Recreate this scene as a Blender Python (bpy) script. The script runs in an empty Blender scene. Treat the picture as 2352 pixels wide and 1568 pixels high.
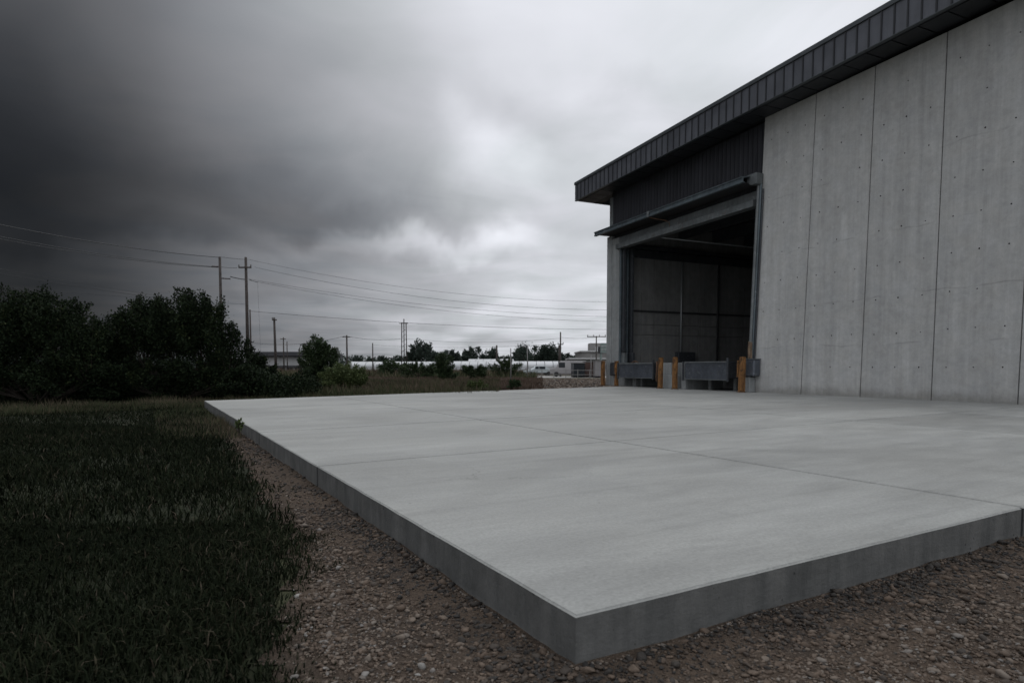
import bpy, bmesh, math, random
import numpy as np
from mathutils import Vector, Matrix
random.seed(7); RNG = np.random.default_rng(11)
SC = bpy.context.scene; COL = SC.collection
R = math.radians
# ------------------------------------------------------------------ camera
cam = bpy.data.objects.new('camera', bpy.data.cameras.new('camera')); COL.objects.link(cam)
cam.location = (0, 0, 0.9); cam.rotation_euler = (R(87.0), 0, 0)
cam.data.sensor_width = 36; cam.data.lens = 21.43; cam.data.shift_y = 0.0571
cam.data.clip_start = 0.05; cam.data.clip_end = 9000
cam.data.dof.use_dof = True; cam.data.dof.focus_distance = 6.0; cam.data.dof.aperture_fstop = 3.5
SC.camera = cam
SC.render.resolution_x = 1024; SC.render.resolution_y = 682
# ------------------------------------------------------------------ light
SUN_EL, SUN_AZ = 52.0, -6.0            # azimuth measured from +Y towards +X
sd = Vector((math.sin(R(SUN_AZ))*math.cos(R(SUN_EL)), math.cos(R(SUN_AZ))*math.cos(R(SUN_EL)), math.sin(R(SUN_EL))))
sl = bpy.data.lights.new('sun', 'SUN'); sl.energy = 0.6; sl.angle = R(24); sl.color = (1, .97, .93)
sun = bpy.data.objects.new('sun', sl); COL.objects.link(sun)
sun.rotation_euler = sd.to_track_quat('Z', 'Y').to_euler()
W = bpy.data.worlds.new('World'); SC.world = W; W.use_nodes = True
SC.view_settings.view_transform = 'Standard'; SC.view_settings.look = 'None'
SC.view_settings.exposure = 0.0; SC.view_settings.gamma = 1.0; SC.view_settings.use_curve_mapping = False


class NB:
    """small node-tree builder"""
    def __init__(s, nt): s.t = nt; s.n = nt.nodes; s.l = nt.links
    def put(s, sock, v):
        if isinstance(v, bpy.types.NodeSocket): s.l.new(v, sock)
        elif v is not None:
            try: sock.default_value = v
            except Exception: sock.default_value = (*v, 1.0)
    def math(s, op, a, b=None, c=None, clamp=False):
        n = s.n.new('ShaderNodeMath'); n.operation = op; n.use_clamp = clamp
        for i, v in enumerate((a, b, c)):
            if v is not None: s.put(n.inputs[i], v)
        return n.outputs[0]
    def vmath(s, op, a, b=None, out=0):
        n = s.n.new('ShaderNodeVectorMath'); n.operation = op
        s.put(n.inputs[0], a)
        if b is not None: s.put(n.inputs[1], b)
        return n.outputs[out]
    def scale(s, a, f):
        n = s.n.new('ShaderNodeVectorMath'); n.operation = 'SCALE'; s.put(n.inputs[0], a); s.put(n.inputs['Scale'], f); return n.outputs[0]
    def noise(s, vec, scale, detail=4, rough=.55, dist=0, color=False, mapscale=None):
        if mapscale: vec = s.vmath('MULTIPLY', vec, mapscale)
        n = s.n.new('ShaderNodeTexNoise'); s.l.new(vec, n.inputs['Vector'])
        n.inputs['Scale'].default_value = scale; n.inputs['Detail'].default_value = detail
        n.inputs['Roughness'].default_value = rough; n.inputs['Distortion'].default_value = dist
        return n.outputs['Color' if color else 'Fac']
    def ramp(s, fac, stops, interp='LINEAR'):
        n = s.n.new('ShaderNodeValToRGB'); s.l.new(fac, n.inputs[0]); cr = n.color_ramp; cr.interpolation = interp
        while len(cr.elements) < len(stops): cr.elements.new(.5)
        for e, (p, c) in zip(cr.elements, stops):
            e.position = p; e.color = (c, c, c, 1) if not hasattr(c, '__len__') else (*c[:3], 1)
        return n.outputs[0]
    def mr(s, v, a, b, c, d, smooth=False):
        n = s.n.new('ShaderNodeMapRange'); n.clamp = True
        if smooth: n.interpolation_type = 'SMOOTHSTEP'
        for i, x in enumerate((v, a, b, c, d)): s.put(n.inputs[i], x)
        return n.outputs[0]
    def mix(s, f, a, b, mode='MIX'):
        n = s.n.new('ShaderNodeMix'); n.data_type = 'RGBA'; n.blend_type = mode
        s.put(n.inputs['Factor'], f)
        for k, v in ((6, a), (7, b)):
            if isinstance(v, bpy.types.NodeSocket): s.l.new(v, n.inputs[k])
            else: n.inputs[k].default_value = (*v[:3], 1)
        return n.outputs[2]
    def bump(s, h, strength=.3, dist=.01, normal=None):
        n = s.n.new('ShaderNodeBump'); s.l.new(h, n.inputs['Height'])
        n.inputs['Strength'].default_value = strength; n.inputs['Distance'].default_value = dist
        if normal: s.l.new(normal, n.inputs['Normal'])
        return n.outputs[0]


# sky: overcast cloud deck over a Nishita sky. Directions, so it is the same sky from anywhere.
def build_sky():
    b = NB(W.node_tree); b.n.clear()
    tc = b.n.new('ShaderNodeTexCoord'); d = tc.outputs['Generated']
    sx = b.n.new('ShaderNodeSeparateXYZ'); b.l.new(d, sx.inputs[0])
    X, Y, Z = sx.outputs
    zc = b.math('MAXIMUM', Z, 0.0)
    inv = b.math('DIVIDE', 1.0, b.math('ADD', zc, 0.055))
    p = b.scale(d, inv)
    pl = b.n.new('ShaderNodeCombineXYZ'); s2 = b.n.new('ShaderNodeSeparateXYZ'); b.l.new(p, s2.inputs[0])
    b.l.new(s2.outputs[0], pl.inputs[0]); b.l.new(s2.outputs[1], pl.inputs[1])
    P = pl.outputs[0]
    n1 = b.noise(P, .55, 4, .42, .35)
    n2 = b.noise(b.vmath('ADD', P, (7.3, 2.1, 0)), 1.3, 6, .5, .5)
    n3 = b.noise(d, 2.2, 3, .5, .4)
    # broad light: storm dark on the left (-X), bright grey on the right
    wob = b.math('MULTIPLY', b.math('SUBTRACT', n3, .5), .22)
    dt = b.vmath('DOT_PRODUCT', d, (-.792, .594, .14), out=1)      # towards the heart of the storm, front left
    ang = b.math('ARCCOSINE', b.math('MINIMUM', dt, .9999))
    ang = b.math('ADD', ang, wob)
    base = b.ramp(b.mr(ang, 0, 1.6, 0, 1), [(0, .018), (.165, .024), (.205, .044), (.25, .078), (.30, .130), (.352, .20), (.41, .285), (.47, .38), (.515, .45), (.56, .54), (.63, .60), (.8, .63), (1, .66)], 'LINEAR')
    lum = base
    # elevation: an overcast sky is brighter overhead
    lum = b.math('MULTIPLY', lum, b.math('ADD', 1.0, b.math('MULTIPLY', b.math('MULTIPLY', zc, zc), 1.3)))
    m1 = b.mr(n1, .3, .7, .78, 1.2)
    m2 = b.mr(n2, .3, .7, .89, 1.09)
    lum = b.math('MULTIPLY', lum, b.math('MULTIPLY', m1, m2))
    # named cloud masses: (direction, squash, radius, gain)
    def pix(x, y):
        a = (x-1176)/1400; e = (845-y)/1400; v = Vector((a, 1, e)).normalized(); return v
    warp = b.scale(b.vmath('SUBTRACT', b.noise(d, 3.5, 5, .55, .3, color=True), (.5, .5, .5)), .28)
    q = b.vmath('ADD', d, warp)
    for (x, y, rx, ry, g) in CLOUDS:
        v = pix(x, y); rx /= 1400; ry /= 1400
        dv = b.vmath('SUBTRACT', q, tuple(v))
        dv = b.vmath('MULTIPLY', dv, (1/rx, 1/max(rx, ry), 1/ry))
        L = b.vmath('LENGTH', dv, out=1)
        f = b.mr(L, 0, 1.25, g, 1.0, True)
        lum = b.math('MULTIPLY', lum, f)
    tint = b.mix(b.mr(lum, .03, .45, 0, 1), (.93, .985, 1.10), (.95, .992, 1.045))
    tint2 = b.mix(b.mr(n2, .4, .6, 0, 1), tint, (.97, .99, 1.06))
    colr = b.mix(1.0, tint2, lum, 'MULTIPLY')
    # below the horizon: dull ground tone
    bg = b.n.new('ShaderNodeBackground'); b.l.new(colr, bg.inputs[0]); bg.inputs[1].default_value = 1.0
    sky = b.n.new('ShaderNodeTexSky'); sky.sky_type = 'NISHITA'; sky.sun_disc = False
    sky.sun_elevation = R(SUN_EL); sky.sun_rotation = R(SUN_AZ)
    bs = b.n.new('ShaderNodeBackground'); b.l.new(sky.outputs[0], bs.inputs[0]); bs.inputs[1].default_value = .05
    mx = b.n.new('ShaderNodeMixShader'); mx.inputs[0].default_value = .985
    b.l.new(bs.outputs[0], mx.inputs[1]); b.l.new(bg.outputs[0], mx.inputs[2])
    o = b.n.new('ShaderNodeOutputWorld'); b.l.new(mx.outputs[0], o.inputs[0])

CLOUDS = [
    (430, 470, 620, 120, .76), (820, 525, 260, 55, .78), (150, 300, 420, 160, .8),
    (900, 585, 300, 38, 1.35), (1080, 570, 220, 45, 1.25), (560, 420, 200, 60, 1.02),
    (1120, 380, 150, 130, 1.3), (1000, 150, 300, 120, 1.06), (1320, 270, 200, 80, .84), (700, 190, 260, 130, 1.0),
    (850, 690, 500, 34, .90), (1250, 600, 160, 40, 1.12), (1000, 770, 500, 18, .92), (1000, 740, 700, 110, 1.32), (1130, 620, 260, 60, 1.15), (300, 640, 300, 60, 1.08), (250, 560, 330, 50, .75),
]
build_sky()


# ------------------------------------------------------------------ materials
def mat(name, rough=.7, metallic=0, spec=.5):
    m = bpy.data.materials.new(name); m.use_nodes = True
    b = NB(m.node_tree); p = b.n['Principled BSDF']
    p.inputs['Roughness'].default_value = rough; p.inputs['Metallic'].default_value = metallic
    p.inputs['Specular IOR Level'].default_value = spec
    tc = b.n.new('ShaderNodeTexCoord')
    return m, b, p, tc.outputs['Object']
def geo_pos(b):
    return b.n.new('ShaderNodeNewGeometry').outputs['Position']

def concrete(name, c, var=.16, streak=0., bump=.25, grain=1.0, rough=.75, world=False, cool=.0, spec=.4):
    m, b, p, co = mat(name, rough, 0, spec)
    if world: co = geo_pos(b)
    big = b.noise(co, .55, 5, .6, .3); mid = b.noise(co, 3.1, 6, .62, .2); fine = b.noise(co, 60*grain, 4, .6)
    v = b.math('ADD', b.math('MULTIPLY', big, .5), b.math('MULTIPLY', mid, .5))
    f = b.mr(v, .36, .66, 1-var, 1+var)
    if streak:
        st = b.noise(co, 1.0, 5, .65, .2, mapscale=(3.2, 3.2, .16)); f = b.math('MULTIPLY', f, b.mr(st, .3, .7, 1-streak, 1+streak))
        st2 = b.noise(b.vmath('ADD', co, (3, 7, 0)), 1.0, 6, .7, .1, mapscale=(11, 11, .5)); f = b.math('MULTIPLY', f, b.mr(st2, .3, .7, 1-streak*.6, 1+streak*.6))
    f = b.math('MULTIPLY', f, b.mr(fine, .3, .7, .95, 1.05))
    hue = b.mix(b.noise(co, 1.7, 4, .6), (1.02, 1.0, .96), (.97, 1.0, 1.04))
    colr = b.mix(1.0, hue, c, 'MULTIPLY'); colr = b.mix(1.0, colr, f, 'MULTIPLY')
    b.l.new(colr, p.inputs['Base Color'])
    pit = b.noise(co, 24*grain, 5, .7); 
    h = b.math('ADD', b.math('MULTIPLY', pit, .7), b.math('MULTIPLY', fine, .4))
    b.l.new(b.bump(h, bump, .01), p.inputs['Normal'])
    return m, b, p, co

M = {}
# slab top: broom finished concrete with blotches, trowel marks
def slab_mat():
    m, b, p, co = mat('slab_concrete', .65, 0, .22); co = geo_pos(b)
    ang = R(30); rot = b.n.new('ShaderNodeMapping'); b.l.new(co, rot.inputs[0]); rot.inputs['Rotation'].default_value = (0, 0, -ang)
    rc = rot.outputs[0]
    big = b.noise(rc, .28, 5, .55, .5, mapscale=(.6, 1.5, 1)); mid = b.noise(rc, 1.9, 6, .6, .3, mapscale=(.5, 1.6, 1))
    fine = b.noise(rc, 55, 4, .6); brm = b.noise(rc, 12, 5, .65, .2, mapscale=(.35, 3.0, 1))
    f = b.mr(big, .3, .7, .82, 1.15)
    f = b.math('MULTIPLY', f, b.mr(mid, .32, .68, .87, 1.10))
    f = b.math('MULTIPLY', f, b.mr(brm, .3, .7, .965, 1.035))
    f = b.math('MULTIPLY', f, b.mr(fine, .3, .7, .88, 1.12)); f = b.math('MULTIPLY', f, b.mr(b.noise(co, 19, 4, .7), .3, .7, .95, 1.05))
    cr = b.n.new('ShaderNodeTexVoronoi'); cr.feature = 'DISTANCE_TO_EDGE'; cr.inputs['Scale'].default_value = .33
    b.l.new(b.vmath('ADD', co, b.scale(b.noise(co, 1.1, 6, .7, color=True), .9)), cr.inputs['Vector'])
    crk = b.math('MULTIPLY', b.mr(cr.outputs['Distance'], .0012, .004, 1, 0), b.mr(b.noise(co, .35, 3), .5, .6, 0, .30))
    f = b.math('MULTIPLY', f, b.math('SUBTRACT', 1.0, crk))
    wm = b.noise(b.vmath('ADD', rc, (4, 9, 0)), .55, 7, .6, .6); ring = b.mr(b.math('ABSOLUTE', b.math('SUBTRACT', wm, .55)), 0, .018, .93, 1.0); f = b.math('MULTIPLY', f, ring)
    f = b.math('MULTIPLY', f, b.mr(wm, .55, .60, 1.0, .93))
    ty = b.noise(b.vmath('ADD', rc, (1, 5, 0)), 1.0, 5, .6, .2, mapscale=(.12, 4.5, 1)); f = b.math('MULTIPLY', f, b.mr(ty, .56, .68, 1.0, .90))
    spots = b.n.new('ShaderNodeTexVoronoi'); b.l.new(co, spots.inputs['Vector']); spots.inputs['Scale'].default_value = 2.3
    sp = b.mr(spots.outputs['Distance'], .012, .03, .55, 1.0); f = b.math('MULTIPLY', f, sp)
    hue = b.mix(b.noise(co, .6, 4, .6), (.995, 1.0, .955), (.975, 1.0, .99))
    colr = b.mix(1.0, b.mix(1.0, hue, (SLAB*1.005, SLAB*1.003, SLAB*.985), 'MULTIPLY'), f, 'MULTIPLY')
    oi = b.n.new('ShaderNodeObjectInfo'); colr = b.mix(1.0, colr, oi.outputs['Color'], 'MULTIPLY')
    # side faces: formed concrete, shade painted in darker than the top, with vertical form stains
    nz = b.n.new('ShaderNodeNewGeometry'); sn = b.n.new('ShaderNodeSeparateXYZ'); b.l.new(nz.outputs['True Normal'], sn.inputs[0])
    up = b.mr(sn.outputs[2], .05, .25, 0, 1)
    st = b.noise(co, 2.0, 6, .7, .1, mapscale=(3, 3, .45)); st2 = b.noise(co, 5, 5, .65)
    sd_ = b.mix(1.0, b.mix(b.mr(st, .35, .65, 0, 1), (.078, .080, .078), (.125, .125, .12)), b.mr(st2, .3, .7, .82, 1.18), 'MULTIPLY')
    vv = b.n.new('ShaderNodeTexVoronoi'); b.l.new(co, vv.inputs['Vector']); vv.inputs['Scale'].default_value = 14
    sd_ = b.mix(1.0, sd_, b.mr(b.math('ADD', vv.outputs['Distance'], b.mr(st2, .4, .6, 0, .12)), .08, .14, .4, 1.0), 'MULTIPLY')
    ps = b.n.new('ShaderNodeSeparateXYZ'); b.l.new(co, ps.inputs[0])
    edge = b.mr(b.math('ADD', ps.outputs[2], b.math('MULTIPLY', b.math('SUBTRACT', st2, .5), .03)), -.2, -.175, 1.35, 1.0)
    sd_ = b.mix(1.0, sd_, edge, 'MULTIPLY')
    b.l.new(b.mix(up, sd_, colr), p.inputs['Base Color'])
    b.l.new(b.mr(mid, .3, .7, .58, .8), p.inputs['Roughness'])
    h = b.math('ADD', b.math('MULTIPLY', brm, .8), b.math('MULTIPLY', fine, .35))
    h = b.math('ADD', h, b.math('MULTIPLY', b.noise(co, 22, 5, .7), .6))
    b.l.new(b.bump(h, .6, .010), p.inputs['Normal'])
    return m
SLAB = .268
M['slab'] = slab_mat()
def wall_mat():
    m, b, p, co = concrete('wall_concrete', (.395, .394, .386), .13, .12, .35, .6, .8, world=False, spec=.25)
    # dirt splash along the foot of the wall, faint lift lines
    s = b.n.new('ShaderNodeSeparateXYZ'); b.l.new(co, s.inputs[0])
    nz = b.noise(co, 2.2, 5, .7)
    z = b.math('ADD', s.outputs[2], b.math('MULTIPLY', b.math('SUBTRACT', nz, .5), .5))
    foot = b.mr(z, .0, .38, 1, 0, True)
    old = p.inputs['Base Color'].links[0].from_socket
    c = b.mix(b.math('MULTIPLY', foot, .5), old, (.13, .125, .105))
    # horizontal lift lines, broken up, and small bug holes
    for zl_, th in ((1.62, .55), (3.05, .5), (4.9, .56), (6.9, .58)):
        zz = b.math('ADD', s.outputs[2], b.math('MULTIPLY', b.math('SUBTRACT', b.noise(co, .9, 3, .5), .5), .35))
        l_ = b.mr(b.math('ABSOLUTE', b.math('SUBTRACT', zz, zl_)), .004, .03, 1, 0)
        l_ = b.math('MULTIPLY', l_, b.mr(b.noise(b.vmath('ADD', co, (zl_*3, 0, 0)), .8, 4, .6), th-.08, th+.06, 0, .32))
        c = b.mix(l_, c, (.12, .12, .115))
    v = b.n.new('ShaderNodeTexVoronoi'); b.l.new(co, v.inputs['Vector']); v.inputs['Scale'].default_value = 5.5
    bh = b.math('MULTIPLY', b.mr(v.outputs['Distance'], .03, .075, 1, 0), b.mr(b.noise(co, 1.1, 3, .6), .45, .6, 0, .55))
    c = b.mix(bh, c, (.10, .10, .095))
    mot = b.noise(co, 7.5, 6, .7, .6); c = b.mix(1.0, c, b.mr(mot, .3, .7, .90, 1.09), 'MULTIPLY')
    rr = b.n.new('ShaderNodeObjectInfo').outputs['Random']
    c = b.mix(1.0, c, b.mr(rr, 0, 1, .95, 1.05), 'MULTIPLY')
    b.l.new(c, p.inputs['Base Color'])
    return m
M['wall'] = wall_mat()
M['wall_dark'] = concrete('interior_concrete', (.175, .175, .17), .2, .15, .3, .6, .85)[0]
M['pier'] = concrete('pier_concrete', (.25, .26, .26), .2, .18, .3, 1.2, .8)[0]
M['joint'] = concrete('joint_sealant', (.085, .085, .083), .2, 0, .2, 1, .9)[0]
M['hole'] = concrete('tie_hole_dark', (.045, .044, .042), .2, 0, .2, 1, .95)[0]  # dark tone on the sides and floors of the open tie holes

M['filler'] = concrete('joint_filler_dark', (.013, .013, .013), .2, 0, .1, 1, .95)[0]
def metal(name, c, rough=.45, metallic=.4, var=.2, scratch=0, rust=0, vs=(1, 1, .1), spec=.5):
    m, b, p, co = mat(name, rough, metallic, spec)
    n1 = b.noise(co, 1.4, 6, .65, .2); n2 = b.noise(co, 6, 5, .6, 0, mapscale=vs)
    f = b.math('MULTIPLY', b.mr(n1, .3, .7, 1-var, 1+var), b.mr(n2, .3, .7, 1-var*.8, 1+var*.8))
    colr = b.mix(1.0, c, f, 'MULTIPLY')
    rr = b.n.new('ShaderNodeObjectInfo').outputs['Random']
    colr = b.mix(1.0, colr, b.mr(rr, 0, 1, .9, 1.1), 'MULTIPLY')
    if scratch:
        s = b.noise(co, 5, 7, .75, .6); colr = b.mix(b.mr(s, .56, .66, 0, scratch), colr, (.30, .31, .31))
    if rust:
        s = b.noise(b.vmath('ADD', co, (5, 5, 5)), 4, 7, .75, .4); colr = b.mix(b.mr(s, .57, .66, 0, rust), colr, (.12, .055, .03))
    b.l.new(colr, p.inputs['Base Color'])
    b.l.new(b.mr(n1, .3, .7, rough-.1, rough+.15), p.inputs['Roughness'])
    b.l.new(b.bump(b.noise(co, 9, 5, .7), .12, .02), p.inputs['Normal'])
    return m
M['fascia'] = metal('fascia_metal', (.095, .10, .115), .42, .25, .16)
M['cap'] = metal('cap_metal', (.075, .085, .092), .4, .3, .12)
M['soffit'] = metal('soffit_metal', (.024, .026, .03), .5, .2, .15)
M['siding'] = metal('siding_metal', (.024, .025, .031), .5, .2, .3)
M['galv'] = metal('painted_steel', (.15, .165, .17), .5, .3, .25, .55, .4)
M['steel'] = metal('blue_grey_steel', (.10, .125, .14), .42, .4, .25, .5, .2)
M['plate'] = metal('leveler_plate_steel', (.085, .096, .115), .45, .3, .25, .35, .15, vs=(1, 1, .6))
M['black'] = metal('black_rubber', (.02, .02, .022), .7, 0, .2)
M['rustm'] = metal('rusty_iron', (.11, .06, .035), .8, .1, .4)
M['darksteel'] = metal('dark_interior_steel', (.05, .055, .062), .5, .3, .2, .3)
M['pipe'] = metal('conduit_zinc', (.33, .35, .36), .4, .5, .15)

def wood(name, c1, c2, c3):
    m, b, p, co = mat(name, .8, 0, .25)
    g = b.noise(co, 1, 6, .7, .8, mapscale=(14, 14, 1.6)); k = b.noise(co, 7, 6, .75, .4, mapscale=(1, 1, .6))
    c = b.mix(b.mr(g, .35, .65, 0, 1), c1, c2)
    c = b.mix(b.mr(k, .48, .60, 0, .9), c, c3)
    b.l.new(c, p.inputs['Base Color'])
    b.l.new(b.bump(b.math('ADD', g, b.math('MULTIPLY', k, .6)), .7, .02), p.inputs['Normal'])
    return m
M['orange'] = wood('weathered_orange_timber', (.30, .15, .055), (.145, .07, .027), (.04, .025, .016))
M['oldwood'] = wood('grey_weathered_timber', (.30, .22, .15), (.14, .10, .07), (.05, .035, .025))
M['polewood'] = wood('creosoted_pole_wood', (.045, .037, .034), (.07, .06, .055), (.03, .025, .022))

def tone_mat(name, stops, rough=.8, spec=.3, noise=.0, trans=0.0, bumpy=0):
    m, b, p, co = mat(name, rough, 0, spec)
    a = b.n.new('ShaderNodeAttribute'); a.attribute_name = 'tone'
    c = b.ramp(a.outputs['Fac'], stops)
    if noise:
        n = b.noise(geo_pos(b), noise, 4, .6); c = b.mix(1.0, c, b.mr(n, .3, .7, .7, 1.3), 'MULTIPLY')
    if bumpy:
        b.l.new(b.bump(b.noise(geo_pos(b), bumpy, 4, .7), .4, .004), p.inputs['Normal'])
    b.l.new(c, p.inputs['Base Color'])
    return m
M['stone'] = tone_mat('gravel_stones', [(0, (.016, .015, .014)), (.2, (.040, .033, .027)), (.42, (.078, .055, .039)), (.6, (.105, .078, .058)), (.78, (.128, .104, .083)), (.93, (.15, .14, .13)), (1, (.22, .21, .195))], .75, .3, 45, bumpy=160)
M['grass'] = tone_mat('lawn_grass', [(0, (.005, .007, .004)), (.45, (.011, .015, .008)), (.75, (.019, .023, .012)), (.93, (.035, .033, .021)), (1, (.065, .054, .04))], .9, .04)
M['weed'] = tone_mat('field_weeds', [(0, (.02, .028, .014)), (.35, (.042, .053, .025)), (.6, (.068, .064, .038)), (.85, (.10, .075, .055)), (1, (.145, .12, .09))], .8, .1, .35)
M['drygrass'] = tone_mat('dry_field_grass', [(0, (.04, .03, .022)), (.5, (.085, .06, .046)), (1, (.145, .115, .09))], .8, .1, .3)
M['leaf'] = tone_mat('dark_leaves', [(0, (.006, .010, .005)), (.5, (.012, .020, .009)), (.85, (.022, .033, .014)), (1, (.04, .048, .02))], .75, .1)
M['leaf_mid'] = tone_mat('mid_green_leaves', [(0, (.014, .024, .011)), (.5, (.028, .046, .019)), (1, (.05, .07, .03))], .65, .2)
M['leaf_light'] = tone_mat('light_green_leaves', [(0, (.034, .048, .018)), (.5, (.066, .09, .032)), (1, (.12, .135, .05))], .65, .2)
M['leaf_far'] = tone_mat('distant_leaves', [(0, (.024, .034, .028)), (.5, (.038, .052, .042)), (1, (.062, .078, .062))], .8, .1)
M['bark'] = wood('bark', (.05, .042, .034), (.03, .025, .02), (.02, .016, .013))

def ground_mat():
    m, b, p, co = mat('field_soil', .9, 0, .15); co = geo_pos(b)
    n = b.noise(co, .05, 6, .65, .4); k = b.noise(co, .6, 6, .7); f = b.noise(co, 14, 5, .7)
    c = b.mix(b.mr(n, .4, .6, 0, 1), (.035, .040, .020), (.085, .066, .048))
    c = b.mix(b.mr(k, .4, .62, 0, .6), c, (.055, .055, .032))
    c = b.mix(1.0, c, b.mr(f, .3, .7, .7, 1.3), 'MULTIPLY')
    b.l.new(c, p.inputs['Base Color']); b.l.new(b.bump(b.math('ADD', k, f), .6, .05), p.inputs['Normal']); return m
M['ground'] = ground_mat()
def bed_mat(name, c1, c2, c3, s=9):
    m, b, p, co = mat(name, .92, 0, .15); co = geo_pos(b)
    k = b.noise(co, 1.6, 6, .7); f = b.noise(co, s*6, 5, .75)
    v = b.n.new('ShaderNodeTexVoronoi'); b.l.new(co, v.inputs['Vector']); v.inputs['Scale'].default_value = s*7
    c = b.mix(b.mr(k, .38, .62, 0, 1), c1, c2)
    c = b.mix(b.mr(v.outputs['Distance'], .1, .45, .7, 0), c, c3)
    c = b.mix(1.0, c, b.mr(f, .3, .7, .6, 1.4), 'MULTIPLY')
    b.l.new(c, p.inputs['Base Color'])
    b.l.new(b.bump(b.math('SUBTRACT', f, v.outputs['Distance']), .9, .012), p.inputs['Normal']); return m
M['bed'] = bed_mat('gravel_bed_soil', (.072, .053, .039), (.042, .032, .025), (.09, .072, .056))
M['lawn'] = bed_mat('lawn_soil', (.014, .018, .009), (.02, .022, .012), (.022, .026, .014), 3)
M['brown'] = bed_mat('brown_rubble', (.11, .085, .068), (.075, .06, .046), (.15, .125, .105), 1.2)
M['road'] = concrete('pale_road', (.30, .29, .28), .15, 0, .1, .1, .9, world=True)[0]
def plain(name, c, rough=.7, var=.15, metallic=0, sc=1.0):
    m, b, p, co = mat(name, rough, metallic, .4)
    n = b.noise(co, sc, 5, .65); b.l.new(b.mix(1.0, c, b.mr(n, .3, .7, 1-var, 1+var), 'MULTIPLY'), p.inputs['Base Color']); return m
M['white'] = plain('white_film', (.42, .43, .44), .6, .12, 0, .3)
M['offwhite'] = plain('pale_cladding', (.36, .36, .36), .7, .15, 0, .3)
M['greycl'] = plain('grey_cladding', (.20, .195, .19), .7, .2, 0, .4)
M['darkroof'] = plain('dark_roofing', (.045, .045, .05), .7, .2, 0, .4)
M['glassd'] = plain('dark_window', (.02, .024, .028), .25, .1)
M['carpaint'] = plain('pale_car_paint', (.38, .42, .43), .4, .08)
M['vanpaint'] = plain('grey_van_paint', (.26, .25, .25), .4, .08)
M['tyre'] = plain('tyre_rubber', (.02, .02, .02), .8, .1)
M['green'] = plain('grey_green_sheet', (.17, .21, .20), .6, .15)
M['rustbox'] = plain('brown_container_paint', (.11, .07, .06), .7, .25)
M['wire'] = plain('wire', (.03, .032, .035), .6, .05)
M['porcelain'] = plain('insulator_porcelain', (.06, .05, .05), .4, .1)

# ------------------------------------------------------------------ mesh helpers
def link(o, parent=None):
    COL.objects.link(o)
    if parent: o.parent = parent
    return o
def tag(o, label=None, cat=None, group=None, kind=None):
    if label: o['label'] = label
    if cat: o['category'] = cat
    if group: o['group'] = group
    if kind: o['kind'] = kind
    return o
def thing(name, loc=(0, 0, 0), rz=0, **k):
    o = bpy.data.objects.new(name, None); o.empty_display_size = .2; link(o); o.location = loc; o.rotation_euler = (0, 0, rz); tag(o, **k); return o
def bobj(name, bm, m, parent=None, smooth=False):
    me = bpy.data.meshes.new(name); bm.normal_update(); bm.to_mesh(me); bm.free()
    me.materials.append(m)
    if smooth: me.shade_smooth()
    return link(bpy.data.objects.new(name, me), parent)
def box(bm, x0, x1, y0, y1, z0, z1, bev=0):
    vs = [bm.verts.new((x, y, z)) for x in (x0, x1) for y in (y0, y1) for z in (z0, z1)]
    fs = [bm.faces.new([vs[i] for i in f]) for f in ((0, 1, 3, 2), (4, 6, 7, 5), (0, 4, 5, 1), (2, 3, 7, 6), (0, 2, 6, 4), (1, 5, 7, 3))]
    if bev:
        es = list({e for f in fs for e in f.edges}); bmesh.ops.bevel(bm, geom=es, offset=bev, segments=1, profile=.5, affect='EDGES')
    return bm
def BX(name, x0, x1, y0, y1, z0, z1, m, parent=None, bev=0):
    return bobj(name, box(bmesh.new(), x0, x1, y0, y1, z0, z1, bev), m, parent)
def tube(bm, pts, r0, r1=None, seg=8, cap=True):
    r1 = r0 if r1 is None else r1; pts = [Vector(p) for p in pts]; n = len(pts); rings = []
    for i, p in enumerate(pts):
        t = (pts[min(i+1, n-1)]-pts[max(i-1, 0)]).normalized()
        a = t.orthogonal().normalized() if abs(t.z) > .9 else t.cross(Vector((0, 0, 1))).normalized()
        c = t.cross(a); r = r0+(r1-r0)*i/(n-1)
        rings.append([bm.verts.new(p+(a*math.cos(q)+c*math.sin(q))*r) for q in (2*math.pi*k/seg for k in range(seg))])
    for A, B in zip(rings, rings[1:]):
        for k in range(seg): bm.faces.new((A[k], A[(k+1) % seg], B[(k+1) % seg], B[k]))
    if cap: bm.faces.new(rings[0][::-1]); bm.faces.new(rings[-1])
    return bm
def prism(bm, poly, z0, z1):
    lo = [bm.verts.new((x, y, z0)) for x, y in poly]; hi = [bm.verts.new((x, y, z1)) for x, y in poly]
    bm.faces.new(lo[::-1]); t = bm.faces.new(hi); n = len(poly)
    for i in range(n): bm.faces.new((lo[i], lo[(i+1) % n], hi[(i+1) % n], hi[i]))
    bm.normal_update(); return t
def extrude_x(bm, prof, x0, x1):
    """profile in (y,z), extruded along x"""
    A = [bm.verts.new((x0, y, z)) for y, z in prof]; B = [bm.verts.new((x1, y, z)) for y, z in prof]; n = len(prof)
    bm.faces.new(A); bm.faces.new(B[::-1])
    for i in range(n): bm.faces.new((A[i], B[i], B[(i+1) % n], A[(i+1) % n]))
    bmesh.ops.recalc_face_normals(bm, faces=bm.faces)
    return bm
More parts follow.
